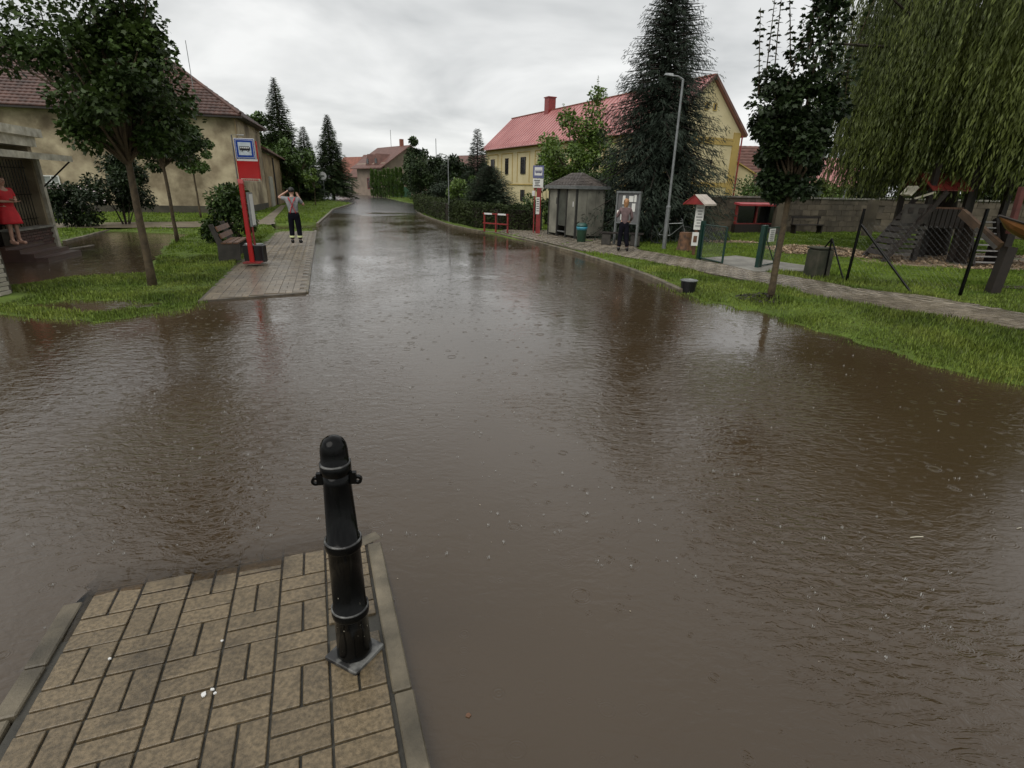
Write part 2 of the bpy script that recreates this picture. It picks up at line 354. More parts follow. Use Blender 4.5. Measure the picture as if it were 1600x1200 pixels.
l(noise(.42, 3, .55, (1, .6, 1), .5, .6), wmask.inputs['Value'])
pxyz = N.new('ShaderNodeSeparateXYZ'); l(geo.outputs['Position'], pxyz.inputs[0])
def blob(px, py, rx_, ry_, rot=0.):
    q = gp(px, py, 0); c_, s_ = math.cos(rot), math.sin(rot); dx = nm('SUBTRACT', pxyz.outputs[0], q.x); dy = nm('SUBTRACT', pxyz.outputs[1], q.y)
    a = nm('DIVIDE', nm('ADD', nm('MULTIPLY', dx, c_), nm('MULTIPLY', dy, s_)), rx_); b = nm('DIVIDE', nm('SUBTRACT', nm('MULTIPLY', dy, c_), nm('MULTIPLY', dx, s_)), ry_)
    return nm('EXPONENT', nm('MULTIPLY', nm('ADD', nm('MULTIPLY', a, a), nm('MULTIPLY', b, b)), -1))
gusts = nm('ADD', nm('MULTIPLY', blob(1330, 900, .55, 2.3, .55), 1.3), nm('ADD', blob(1000, 590, 1.9, 1.3, 0), nm('ADD', blob(290, 700, 1.1, 1.1, 0), nm('ADD', blob(1250, 640, .8, .9, 0), blob(1420, 1080, .45, .8, .4)))))
farw = N.new('ShaderNodeMapRange'); farw.inputs['From Min'].default_value = 5.5; farw.inputs['From Max'].default_value = 9; l(pxyz.outputs[1], farw.inputs['Value'])
calm = nm('ADD', .10, nm('MINIMUM', 1, nm('ADD', gusts, nm('MULTIPLY', farw.outputs[0], .10))))
H = nm('MULTIPLY', nm('ADD', nm('MULTIPLY', noise(16, 2, .55, (1, 1.5, 1), .9, .5), .0034), nm('MULTIPLY', noise(5.5, 2, .5, (1, 1.7, 1), -.15, .5), .0085)), wmask.outputs[0])
H = nm('ADD', H, nm('MULTIPLY', noise(28, 1, .5), .0004))
wm3 = N.new('ShaderNodeMapRange'); wm3.inputs['From Min'].default_value = .42; wm3.inputs['From Max'].default_value = .60; l(noise(.30, 3, .5, (1, 1, 1), .6, .8), wm3.inputs['Value'])
H = nm('ADD', H, nm('MULTIPLY', nm('MULTIPLY', nm('POWER', noise(8, 3, .6, (1, 2.3, 1), 1.0, .9), 1.5), .016), nm('MULTIPLY', calm, nm('ADD', wm3.outputs[0], .25))))
for a in ((2.1, 0, .0006, .022, .07), (3.3, 11.3, .0009, .017, .06), (5.2, 4.7, .0007, .013, .035), (8., 7.9, .0006, .011, .02)): H = nm('ADD', H, drops(*a))
bp = N.new('ShaderNodeBump'); bp.inputs['Strength'].default_value = 1; bp.inputs['Distance'].default_value = 1; l(H, bp.inputs['Height']); l(bp.outputs[0], p.inputs['Normal'])
rr = N.new('ShaderNodeValToRGB'); l(noise(.25, 3, .5, (1, 1, 1), 0, .5), rr.inputs[0])
rr.color_ramp.elements[0].position = .35; rr.color_ramp.elements[0].color = (.045, .0295, .0155, 1)
rr.color_ramp.elements[1].position = .7; rr.color_ramp.elements[1].color = (.062, .0435, .0255, 1); l(rr.outputs[0], p.inputs['Base Color'])
tb = N.new('ShaderNodeBsdfTransparent'); tb.inputs[0].default_value = (.82, .74, .62, 1); gb = N.new('ShaderNodeBsdfGlossy'); gb.inputs['Roughness'].default_value = .04; l(bp.outputs[0], gb.inputs['Normal'])
fr = N.new('ShaderNodeFresnel'); fr.inputs['IOR'].default_value = 1.33; l(bp.outputs[0], fr.inputs['Normal'])
m1 = N.new('ShaderNodeMixShader'); l(fr.outputs[0], m1.inputs[0]); l(tb.outputs[0], m1.inputs[1]); l(gb.outputs[0], m1.inputs[2])
at_ = N.new('ShaderNodeAttribute'); at_.attribute_name = 'depth'
op_ = nm('SUBTRACT', 1, nm('EXPONENT', nm('MULTIPLY', nm('MAXIMUM', at_.outputs['Fac'], 0), -260)))
m2 = N.new('ShaderNodeMixShader'); l(op_, m2.inputs[0]); l(m1.outputs[0], m2.inputs[1]); l(p.outputs[0], m2.inputs[2]); l(m2.outputs[0], N['Material Output'].inputs[0])
wx = warp(420, -45, 30, 4.2)-1.0; wy = 2.6+warp(420, -25, 58, 4.4)
gridmesh('flood_water', wx, wy, lambda x, y: x*0, wm_, 'structure', lambda x, y: np.minimum(np.where(y > 34, .1, -zground(x, y)), island_depth(x, y)))
# island body and bricks
ROT = math.atan2(U2.y, U2.x)
isr = root('paved_island', 'corner of pavement with sandy block paving and grey kerb stones in front of the water', 'pavement', (uv(-.4, 0)[0], uv(-.4, 0)[1], 0))
mb = MB()
c = [(-1.19, .55), (.29, .55), (.29, -3), (-1.19, -3)]
mb.add([(*uv(u, v), isl(v)-.014) for u, v in c]+[(*uv(u, v), -.3) for u, v in c], [(0, 3, 2, 1), (4, 5, 6, 7), (0, 1, 5, 4), (1, 2, 6, 5), (2, 3, 7, 6), (3, 0, 4, 7)])
mb.build('bedding', joint, isr)
def blockmesh(name, dx, dy, dz, bev, m):
    me = MB().box((0, 0, -dz/2), (dx, dy, dz)).build(name, m, bevel=bev, me_only=True); me.materials.append(m); return me
bk = {}
def put_brick(u, v, du, dv, parent, me_cache=bk):
    key = (round(du, 3), round(dv, 3))
    if key not in bk: bk[key] = blockmesh('brick', du-.011, dv-.011, .05, .003, paver)
    x, y = uv(u, v); o = bpy.data.objects.new('brick', bk[key]); COL.objects.link(o); o.parent = parent
    o.location = Vector((x, y, isl(v)+random.uniform(-.002, .002)))-wloc(parent)
    o.rotation_euler = (random.uniform(-.008, .008)-.045*math.cos(0), random.uniform(-.008, .008), ROT+random.uniform(-.008, .008))
for i in range(-5, 1):
    for j in range(-12, 3):
        cu = CU if i < 0 else .235
        u0 = i*CU; v0 = j*CV
        vert = (i+j) % 2 == 0
        if i == 0: vert = j in (-3, -6, -8)
        if i == 0 and j == -2:   # bollard foot: one block left out
            put_brick(u0+cu/2, v0+CV*.25-.0, cu, CV/2, isr); continue
        if vert:
            for k in (0, 1): put_brick(u0+cu/4+k*cu/2, v0+CV/2, cu/2, CV, isr)
        else:
            for k in (0, 1): put_brick(u0+cu/2, v0+CV/4+k*CV/2, cu, CV/2, isr)
def kerbstone(u0, u1, v0, v1, dz=.004, parent=isr, rz=0.):
    me = MB().box((0, 0, -.1), (u1-u0, v1-v0-.006, .2)).build('kerb_stone', kerbm, bevel=.006, me_only=True); me.materials.append(kerbm)
    o = bpy.data.objects.new('kerb_stone', me); COL.objects.link(o); o.parent = parent; v = (v0+v1)/2; x, y = uv((u0+u1)/2, v)
    o.location = Vector((x, y, isl(v)+dz))-wloc(parent); o.rotation_euler = (-.045, 0, ROT+rz)
kerbstone(.245, .325, -.72, .40); kerbstone(.25, .33, -1.75, -.725); kerbstone(.25, .33, -2.8, -1.755)
kerbstone(.19, .325, .405, .50, .006, rz=.35); kerbstone(-.35, .18, .52, .60, -.012)
kerbstone(-1.27, -1.185, -.06, .37); kerbstone(-1.27, -1.185, -.33, -.065, rz=-.02); kerbstone(-1.32, -1.19, -1.3, -.335, .0, rz=.03); kerbstone(-1.32, -1.19, -2.4, -1.305, 0, rz=.02)
# droppings / paint flecks on the pavers
for k, (u, v, r) in enumerate([(-.50, -.47, .013), (-.47, -.455, .009), (-.455, -.48, .007), (-.93, -.12, .007), (-.47, -.17, .006), (-1.24, -.42, .03)]):
    x, y = uv(u, v); pts = [(x+r*random.uniform(.6, 1.2)*math.cos(a), y+r*random.uniform(.5, 1.1)*math.sin(a)) for a in np.linspace(0, 5.6, 9)]
    MB().slab(pts, isl(v)+.001, isl(v)+.0065).build('paint_spot', whitep, isr, kind=None)
# bollard
bx, by = -.69, 1.865; bz = isl(-.42)
bo = root('bollard', 'black cast iron bollard with rounded top and two ears on a square foot plate', 'bollard', (bx, by, bz))
mb = MB(Matrix.Translation((bx, by, bz))); mb.box((0, 0, .012), (.185, .185, .024), rz=-.48); mb.build('foot_plate', ironworn, bo, bevel=.004)
prof = [(.074, .024), (.077, .03), (.077, .05), (.074, .07), (.071, .235), (.078, .24), (.080, .25), (.080, .275), (.077, .282), (.070, .287), (.066, .585), (.074, .59), (.076, .60), (.076, .625), (.073, .632), (.064, .637), (.054, .90), (.0535, .945)]
MB(Matrix.Translation((bx, by, bz))).lathe(prof, 40).build('post', iron, bo, smooth=True)
for z, r in ((.279, .0785), (.629, .0748), (.985, .0595)):
    MB(Matrix.Translation((bx, by, bz))).lathe([(r-.003, z-.003), (r+.0012, z-.002), (r+.0015, z+.002), (r-.004, z+.005)], 40).build('ring', ironworn, bo, smooth=True)
MB(Matrix.Translation((bx, by, bz))).lathe([(.055, .94), (.0605, .945), (.0600, .985), (.054, .99), (.053, 1.04), (.049, 1.065), (.040, 1.083), (.026, 1.094), (.010, 1.099), (.001, 1.1)], 40).build('cap', iron, bo, smooth=True)
for s in (-1, 1):
    mb = MB(Matrix.Translation((bx, by, bz)) @ Matrix.Rotation(.12, 4, 'Z'))
    n = 14; vs = []; fs = []
    for yy in (-.008, .008):
        for k in range(n):
            a = 2*math.pi*k/n; vs.append((s*(.081+.018*math.cos(a)), yy, .905+.018*math.sin(a)))
        for k in range(n):
            a = 2*math.pi*k/n; vs.append((s*(.081+.008*math.cos(a)), yy, .905+.008*math.sin(a)))
    for k in range(n):
        k2 = (k+1) % n; fs += [(k, k2, n+k2, n+k), (2*n+k, 3*n+k, 3*n+k2, 2*n+k2), (k, 2*n+k, 2*n+k2, k2), (n+k, n+k2, 3*n+k2, 3*n+k)]
    mb.add(vs, fs); mb.box((s*.062, 0, .915), (.03, .02, .05)); mb.build('ear', iron, bo)
def flecks(parent, c, n, z0, z1, rf):
    mb = MB(Matrix.Translation(c))
    for k in range(n):
        z = random.uniform(z0, z1); a = random.uniform(-2.9, -.1); r = rf(z)+.0008; h = random.uniform(.001, .009)*random.random(); w = random.uniform(.008, .05)*random.random()+.006
        q = [(r*math.cos(a+da), r*math.sin(a+da), z+dz) for da, dz in ((-w, 0), (0, -h), (w, random.uniform(-h, h)), (0, h))]
        mb.add(q, [(0, 1, 2, 3)])
    return mb.build('paint_chips', whitew, parent, kind='stuff')
flecks(bo, (bx, by, bz), 12, .08, .6, lambda z: .0745-.0145*max(0, z-.05)/.9*1.0-.0)
# ------------------------------------------------------------------ floating litter and rain splashes
def litter(px, py, L_, w, ang, label, cat='litter', m=None):
    q = gp(px, py, 0); mb = MB(Matrix.Translation((q.x, q.y, .004))); mb.tube([(-L_/2*math.cos(ang), -L_/2*math.sin(ang), 0), (0, 0, .002), (L_/2*math.cos(ang), L_/2*math.sin(ang), 0)], w, 6)
    o = mb.build('floating_stick', m or whitew); tag(o, label, cat)
litter(1432, 840, .09, .0035, .12, 'pale straw floating on the brown water at the right', 'stick')
litter(1592, 826, .04, .003, .3, 'short pale straw floating at the right edge of the picture', 'stick')
q = gp(732, 1118); o = MB().slab([(q.x-.012, q.y-.006), (q.x+.003, q.y-.012), (q.x+.012, q.y), (q.x+.002, q.y+.011), (q.x-.009, q.y+.006)], .001, .004).build('floating_leaf', woodm); tag(o, 'small brown leaf floating on the water near the bottom edge', 'leaf')
n = 70; r = np.exp(RS.uniform(math.log(2.2), math.log(12), n)); a = RS.uniform(-.8, .8, n); P = np.stack([r*np.sin(a), r*np.cos(a), np.zeros(n)+.003], 1)
P = P[(zground(P[:, 0], P[:, 1]) < -.03) & (island_depth(P[:, 0], P[:, 1]) > 1)]; n = len(P); yaw = RS.rand(n)*6; s_ = (.004+.018*RS.rand(n)**3)[:, None]
V, F, tt = scatter([(0, 0, 0), (.5, -.25, .1), (1, 0, .05), (.5, .25, .1)], [(0, 1, 2, 3)], P, np.stack([np.cos(yaw), np.sin(yaw), yaw*0], 1)*s_, np.stack([-np.sin(yaw), np.cos(yaw), yaw*0], 1)*s_, np.tile([0, 0, 1.], (n, 1))*s_)
tag(link('floating_debris', npmesh('floating_debris', V, F, tt), mat('pale debris', (.35, .30, .22), .6)), 'pale specks of debris drifting on the brown water', 'debris', kind='stuff')
TV = []; TF = []
for k, (a, r, h) in enumerate([(.3, .011, .016), (1.5, .008, .022), (2.4, .013, .010), (3.9, .009, .019), (5.2, .012, .012)]):
    b = len(TV); TV += [(r*math.cos(a-.25), r*math.sin(a-.25), 0), (r*math.cos(a+.25), r*math.sin(a+.25), 0), (r*1.3*math.cos(a), r*1.3*math.sin(a), h)]; TF.append((b, b+1, b+2))
TV += [(-.002, .001, .004), (.003, 0, .004), (.001, 0, .028)]; TF.append((15, 16, 17))
n = 1500; r = np.exp(RS.uniform(math.log(2.6), math.log(26), n)); a = RS.uniform(-.85, .85, n); P = np.stack([r*np.sin(a), r*np.cos(a), np.zeros(n)+.001], 1)
keep = (zground(P[:, 0], P[:, 1]) < -.02) & (island_depth(P[:, 0], P[:, 1]) > 1); P = P[keep]; n = len(P)
sc = (.2+.75*RS.rand(n)**2)[:, None]; yaw = RS.rand(n)*6; X = np.stack([np.cos(yaw), np.sin(yaw), yaw*0], 1)*sc; Y = np.stack([-np.sin(yaw), np.cos(yaw), yaw*0], 1)*sc; Z = np.tile([0, 0, 1.], (n, 1))*sc
V, F, tt = scatter(TV, TF, P, X, Y, Z); splash = mat('rain splash', (.45, .45, .43), .2, .05, 5)
tag(link('rain_splashes', npmesh('rain_splashes', V, F, tt), splash), 'tiny splashes of raindrops all over the flood water', 'rain', kind='stuff')
# ------------------------------------------------------------------ kerbs, paths, paved platforms
def strip(name, lo, hi, zoff, m, n=60, kind='structure', thick=.05, label=None):
    """a paved ribbon between two polylines that follows the ground"""
    def res(P, n):
        P = np.array(P, float); d = np.r_[0, np.cumsum(np.hypot(*np.diff(P, axis=0).T))]; t = np.linspace(0, d[-1], n)
        return np.stack([np.interp(t, d, P[:, 0]), np.interp(t, d, P[:, 1])], 1)
    A = res(lo, n); B_ = res(hi, n); V = []; K = 6
    for i in range(n):
        for k in range(K+1):
            q = A[i]*(1-k/K)+B_[i]*k/K; V.append((q[0], q[1], 0))
    V = np.array(V); V[:, 2] = np.maximum(zr(V[:, 1]), 0)+zoff
    F = [(i*(K+1)+k, (i+1)*(K+1)+k, (i+1)*(K+1)+k+1, i*(K+1)+k+1) for i in range(n-1) for k in range(K)]
    return link(name, npmesh(name, V, F), m, None, True, kind)
def poly_sheet(name, poly, z, m, kind='structure'):
    mb = MB(); mb.slab(poly, z-.08, z); return mb.build(name, m, kind=kind)
PATHLO = G2([(880, 384), (1000, 405), (1100, 425), (1200, 444), (1280, 463), (1361, 477), (1465, 494), (1600, 514), (1800, 545)], .14)
PATHHI = G2([(900, 374), (1000, 390), (1093, 406), (1190, 424), (1280, 438), (1337, 450), (1442, 461), (1600, 489), (1800, 512)], .14)
SHPAV = [(x+.12, y+.05) for x, y in G2([(775, 366), (800, 372), (850, 384), (893, 395.5)])]+G2([(925, 394), (1010, 404), (1000, 391), (985, 374), (950, 368), (840, 358), (790, 358)], .14)
PLAT = [G2([q], .035)[0] for q in [(309, 470), (371, 410), (432, 362), (493, 361), (478, 457)]]
PAD = G2([(1094, 404), (1150, 400), (1262, 416), (1266, 424), (1180, 425), (1150, 418)], .14)
PATHL = G2([(-40, 362), (84, 357), (300, 356), (380, 352), (432, 350), (420, 344), (300, 347), (84, 349), (-40, 352)], .1)
def kerb(name, pts, w, zt, n, label=None, m=kerbm, lift=0.):
    """kerb stones laid end to end along a line, each a stone of its own"""
    P = np.array(pts, float); d = np.r_[0, np.cumsum(np.hypot(*np.diff(P, axis=0).T))]; n = n or int(d[-1]/1.0)
    t = np.linspace(0, d[-1], n+1); Q = np.stack([np.interp(t, d, P[:, 0]), np.interp(t, d, P[:, 1])], 1)
    r = root(name, label, 'kerb', (Q[0][0], Q[0][1], 0)); shared = {}
    for i in range(n):
        a, b = Q[i], Q[i+1]; L_ = float(np.hypot(*(b-a))); k = round(L_, 1)
        if k not in shared:
            me = MB().box((0, 0, -.12), (k-.012, w, .24)).build('kerb_stone', m, bevel=.012, me_only=True); me.materials.append(m); shared[k] = me
        o = bpy.data.objects.new('kerb_stone', shared[k]); COL.objects.link(o); o.parent = r
        c = (a+b)/2; z = float(np.maximum(zr(c[1]), 0))+zt+random.uniform(-.006, .006)
        o.location = Vector((c[0], c[1], z))-r.location; o.rotation_euler = (0, 0, math.atan2(b[1]-a[1], b[0]-a[0])); o.scale = (L_/k, 1, 1)
    return r
kerb('kerb', G2([(772, 365), (800, 372), (850, 384), (900, 397.5), (940, 409.5), (1000, 429.5), (1045, 449), (1064, 458)]), .12, .10, None, 'long curved kerb of grey stones between flooded road and right lawn')
kerb('kerb', G2([(650, 330), (660, 337), (700, 352), (745, 362), (772, 365)]), .12, .08, None, 'grey kerb stones at the foot of the clipped hedge')
kerb('kerb', G2([(496, 351), (520, 329), (552, 321)], .0), .12, .09, None, 'pale kerb of the small lawn beyond the bus platform')
kerb('kerb', G2([(478, 458), (493, 361)], .0), .10, .04, None, 'light kerb edge of the bus platform beside the flooded road')
# left: kerbs around the flooded yard
kerb('kerb', G2([(100, 376), (176, 357)], .05), .12, .055, 4, 'grey kerb of the small lawn next to the shop')
kerb('kerb', G2([(86, 393), (146, 383)], .0), .08, .015, 3, 'kerb barely above the water in the flooded yard by the shop')
poly_sheet('paved_pad', PAD, .158, concrete)
strip('path', G2([(-40, 362), (84, 357), (300, 356), (380, 352), (430, 350.5)], .1), G2([(-40, 352), (84, 349), (300, 347), (380, 345), (430, 343)], .1), .125, pathm, 60)
strip('path', G2([(396, 352), (413, 341), (428, 330), (440, 322)], .1), G2([(424, 352), (430, 341), (440, 330), (447, 322)], .1), .13, pathm, 30)
pathb = mat('wet path block', (.15, .125, .09), .22, .3, 3, .003, 60, objvar=.16, col2=(.24, .205, .155)); patches(pathb, .7, .6, (.38, .58))
def paved(rname, label, poly, z, cell, limit, axis_a, axis_b, m, parent=None):
    P = np.array(poly); r = root(rname, label, 'pavement', (P[:, 0].mean(), P[:, 1].mean(), 0))
    MB().slab(poly, z-.12, z-.012).build('bedding', mat('sandy joint', (.085, .07, .05), .4, .3, 6), r)
    e = Vector((axis_b[0]-axis_a[0], axis_b[1]-axis_a[1])).normalized(); n_ = Vector((-e.y, e.x)); o0 = Vector(axis_a)
    me = MB().box((0, 0, -.025), (cell-.008, cell/2-.008, .05)).build('paving_block', m, bevel=.003, me_only=True); me.materials.append(m)
    cells = []
    for i in range(-60, 100):
        for j in range(-20, 22):
            for k in (0, 1):
                if (i+j) % 2: q = o0+e*((i+.5)*cell)+n_*((j+.25+.5*k)*cell); ang = 0
                else: q = o0+e*((i+.25+.5*k)*cell)+n_*((j+.5)*cell); ang = math.pi/2
                cells.append((q.x, q.y, ang))
    C_ = np.array(cells); ok = sdf(C_[:, 0], C_[:, 1], P) < -.07; C_ = C_[ok]; C_ = C_[np.argsort(np.hypot(C_[:, 0], C_[:, 1]))]
    a0 = math.atan2(e.y, e.x)
    for x, y, an in C_[:limit]:
        o = bpy.data.objects.new('paving_block', me); COL.objects.link(o); o.parent = r
        o.location = Vector((x, y, z+random.uniform(-.003, .003)))-r.location; o.rotation_euler = (random.uniform(-.012, .012), random.uniform(-.012, .012), a0+an+random.uniform(-.01, .01))
    R_ = C_[limit:]
    if len(R_):
        TV = [((x*(cell-.01))/2, (y*(cell/2-.01))/2, z_) for z_ in (-.012, 0) for x, y in ((-1, -1), (1, -1), (1, 1), (-1, 1))]
        TF = [(4, 5, 6, 7), (0, 1, 5, 4), (1, 2, 6, 5), (2, 3, 7, 6), (3, 0, 4, 7)]
        an = R_[:, 2]+a0; Pn = np.stack([R_[:, 0]-r.location.x, R_[:, 1]-r.location.y, np.full(len(R_), z)+RS.uniform(-.003, .003, len(R_))], 1)
        X = np.stack([np.cos(an), np.sin(an), an*0], 1); Y = np.stack([-np.sin(an), np.cos(an), an*0], 1); Z = np.tile([0, 0, 1.], (len(an), 1))
        V, F, tt = scatter(TV, TF, Pn, X, Y, Z); link('paving_blocks', npmesh('paving_blocks', V, F, tt), m, r, kind='stuff')
    return r
paved('bus_platform', 'narrow paved bus platform with the red stop pole, between grass and flooded road', PLAT, .045, .25, 280, PLAT[4], PLAT[3], paver2)
paved('garden_path', 'long wet block paved path running past the playground gate to the right', list(PATHLO)+list(reversed(PATHHI)), .150, .24, 220, PATHLO[2], PATHLO[5], pathb)
paved('stop_pavement', 'wet block pavement under the bus shelter and the second bus stop', SHPAV, .137, .24, 160, SHPAV[1], SHPAV[2], pathb)
# ------------------------------------------------------------------ buildings
def winbox(parent, F_, x, z, w, h, frame_m, glass_m, y=0., name='window', mull=True, sill=False, depth=.1):
    """window on a wall plane in frame F_: x along the wall, y out of it (negative is outward)"""
    mb = MB(F_); t_ = .06
    for c, d in (((x, y-.02, z+h/2-t_/2), (w, .08, t_)), ((x, y-.02, z-h/2+t_/2), (w, .08, t_)), ((x-w/2+t_/2, y-.02, z), (t_, .078, h-2*t_)), ((x+w/2-t_/2, y-.02, z), (t_, .078, h-2*t_))): mb.box(c, d)
    if mull: mb.box((x, y-.018, z), (.05, .07, h-2*t_)); mb.box((x, y-.017, z+h*.18), (w-2*t_, .06, .04))
    wf = mb.build(name, frame_m, parent); MB(F_).box((x, y-.004, z), (w-.1, .02, h-.1)).build('pane', glass_m, wf)
    if sill: MB(F_).box((x, y-.07, z-h/2-.04), (w+.15, .14, .06)).build('sill', concrete, wf)
    return wf
def tiled_slope(name, F_, quad, rows, m, parent, wav=.28, amp=.03):
    """roof slope quad = [eaveL, eaveR, ridgeR, ridgeL] in frame F_, built as overlapping rows of pan tiles"""
    a, b, c, d = [Vector(q) for q in quad]; V = []; Fc = []; nrm = (b-a).cross(d-a).normalized()
    if nrm.z < 0: nrm = -nrm
    for r_ in range(rows):
        t0 = r_/rows; t1 = (r_+1)/rows; pl = a.lerp(d, t0); pr = b.lerp(c, t0); ql = a.lerp(d, t1); qr = b.lerp(c, t1)
        n = max(2, int((pr-pl).length/wav*2)); base = len(V)
        for k in range(n+1):
            s_ = k/n; lift = amp*(.5+.5*math.cos(math.pi*k)); jit = random.uniform(-.006, .006)
            V.append(pl.lerp(pr, s_)+nrm*(.075+lift+jit)); V.append(ql.lerp(qr, s_)+nrm*(.02+lift)); V.append(pl.lerp(pr, s_)+nrm*.0)
        for k in range(n):
            i = base+3*k; Fc += [(i, i+3, i+4, i+1), (i+2, i+5, i+3, i)]
    off = wloc(parent); V = [(F_ @ v)-off for v in V]
    return link(name, npmesh(name, [tuple(v) for v in V], Fc), m, parent, kind='stuff' if rows > 12 else None)
# left tan house
A = Vector((-17.8, 37.0, .1)); FH = frame(A, (-.966, -.258))   # x runs left along the front, y = towards the viewer is +? (left normal)
# left normal of (-.966,-.258) is (.258,-.966): towards the camera. So outward = +y here
hl = root('farmhouse', 'long old tan rendered house with red brown tiled hipped roof at the left', 'house', A)
def wallbox(F_, x0, x1, y0, y1, z0, z1): return MB(F_).box(((x0+x1)/2, (y0+y1)/2, (z0+z1)/2), (x1-x0, y1-y0, z1-z0))
wallbox(FH, 0, 34, -9, 0, -.3, 6.0).build('wall', plaster, hl)
wallbox(FH, -.03, 34, -8.9, .04, -.3, .45).build('plinth', mat('damp plinth', (.05, .045, .03), .8, .3, 2), hl)
E_ = .5
tiled_slope('roof_slope', FH, [(34, E_, 5.8), (-E_, E_, 5.8), (4.5, -4.5, 9.5), (34, -4.5, 9.5)], 19, tile, hl)
tiled_slope('roof_slope', FH, [(-E_, E_, 5.8), (-E_, -9.5, 5.8), (4.5, -4.6, 9.5), (4.5, -4.5, 9.5)], 19, tile, hl)
MB(FH).add([(34, E_, 5.76), (-E_, E_, 5.76), (4.5, -4.5, 9.46), (34, -4.5, 9.46), (-E_, -9.5, 5.76), (34, -9.5, 5.76)], [(0, 1, 2, 3), (1, 4, 2), (4, 5, 3, 2), (0, 3, 5), (0, 5, 4, 1)]).build('roof_underside', woodd, hl)
MB(FH).tube([(34, -4.5, 9.6), (4.5, -4.5, 9.6), (-E_, E_, 5.92)], .11, 8).build('ridge_tiles', tile, hl)
MB(FH).box((16.7, E_+.06, 5.72), (34.6, .12, .1)).build('gutter', woodd, hl)
MB(FH).tube([(-.06, .1, 5.7), (-.06, .1, .2)], .05, 8).build('downpipe', plaster2, hl)
FHo = FH @ Matrix.Rotation(math.pi, 4, 'Z')   # outward = -y, x to the right
_q = at(84, 292, 1.); _yy = (37+.267*17.8)/(1-.267*_q.x); _xx = -math.hypot(_q.x*_yy+17.8, _yy-37); winbox(hl, FHo, _xx, at(84, 292, _yy).z-.1, .85, 1.3, whitep, mat('pale curtain glass', (.22, .24, .22), .2, .2, 3), y=-.03, sill=True)
for i, (x, z) in enumerate(((-18, 2.6), (-25, 2.6))): winbox(hl, FHo, x, z, .9, 1.2, whitew, glassd, y=-.03)
MB(FHo).box((-7.2, -.035, 5.0), (.5, .06, .35)).build('air_vent', woodd, hl)
MB(FHo).tube([(-2.2, .8, 7.2), (-2.2, .8, 9.9)], .02, 5).build('aerial', greyst, hl)
# side annex and barn behind
B0 = A+Vector((-.258, .966, 0))*9.2; FB = frame(B0, (-.258, .966)); FBo = FB
ba = root('barn', 'lower tan rendered barn with lean-to roof behind the long farmhouse', 'barn', B0)
MB(FB).box((5.2, 3.0, 2.0), (10.4, 6, 4.4)).build('wall', plaster2, ba)
MB(FB).add([(-.3, -.45, 4.5), (10.8, -.45, 4.1), (10.8, 6, 6.6), (-.3, 6, 7.0), (-.3, -.45, 4.35), (10.8, -.45, 3.95), (10.8, 6, 6.45), (-.3, 6, 6.85)], [(0, 1, 2, 3), (7, 6, 5, 4), (0, 4, 5, 1), (1, 5, 6, 2), (2, 6, 7, 3), (3, 7, 4, 0)]).build('roof', tile3, ba)
d_ = MB(FB).box((2.2, -.03, 1.25), (1.6, .08, 2.4)).build('door', mat('pale door', (.33, .32, .27), .6, .15, 3), ba)
for k in range(6): MB(FB).box((1.53+k*.265, -.085, 1.25), (.235, .03, 2.3)).build('plank', MATS['pale door'], d_)
MB(FB).box((4.6, -.04, 2.0), (.3, .1, 4.0)).build('pilaster', woodd, ba)
# side wall door of the farmhouse (garage leaf)
# ---- yellow house
YA = Vector((11.07, 43.2, .2)); YX = Vector((-.462, .887, 0)).normalized(); FY = frame(YA, (YX.x, YX.y))  # x along the long wall (receding), left normal (-.887,-.462) = outward
yh = root('yellow_house', 'two storey yellow house with pink metal gable roof behind the spruce', 'house', YA)
LY, WY = 32.4, 7.42; EZ, RZ = 6.3, 9.9
pf = [(0, -.3), (-WY, -.3), (-WY, EZ), (-WY/2, RZ-.1), (0, EZ)]
mb = MB(FY); n = 5
mb.add([(0, y, z) for y, z in pf]+[(LY, y, z) for y, z in pf], [tuple(range(5)), tuple(range(9, 4, -1))]+[(i, i+5, (i+1) % 5+5, (i+1) % 5) for i in range(5)])
mb.build('wall', yellow, yh)
def roofslab(F_, x0, x1, pts, th, m, parent, name='roof_slope'):
    vs = []
    for x in (x0, x1):
        for (y, z) in pts: vs.append((x, y, z))
        for (y, z) in reversed(pts): vs.append((x, y, z-th))
    k = len(pts)*2; return MB(F_).add(vs, [tuple(range(k)), tuple(range(2*k-1, k-1, -1))]+[(i, i+k, (i+1) % k+k, (i+1) % k) for i in range(k)]).build(name, m, parent)
rf = roofslab(FY, -.25, LY+.3, [(.75, EZ-.15), (.1, EZ+.25), (-WY/2, RZ+.05)], .1, pinkroof, yh)
rf2 = roofslab(FY, -.25, LY+.3, [(-WY-.45, EZ-.2), (-WY/2, RZ+.055)], .1, pinkroof, yh)
mb = MB(FY)
for k in range(50):
    x = -.2+k*.66; mb.bar((x, .74, EZ-.11), (x, .1, EZ+.29), .05, .05); mb.bar((x, .1, EZ+.29), (x, -WY/2, RZ+.09), .05, .05)
mb.build('standing_seams', pinkroof, rf, kind='stuff')
MB(FY).bar((-.25, -WY/2, RZ+.1), (LY+.3, -WY/2, RZ+.1), .18, .08).build('ridge_cap', tile2, yh)
for a_, b_ in (((-.28, -WY-.45, EZ-.2), (-.28, -WY/2, RZ+.05)), ((-.28, .75, EZ-.15), (-.28, -WY/2, RZ+.05))): MB(FY).bar(a_, b_, .06, .2).build('verge_board', tile3, yh)
MB(FY).tube([(-.1, -WY-.12, EZ-.2), (-.1, -WY-.12, .2)], .06, 8).build('downpipe', redp2, yh)
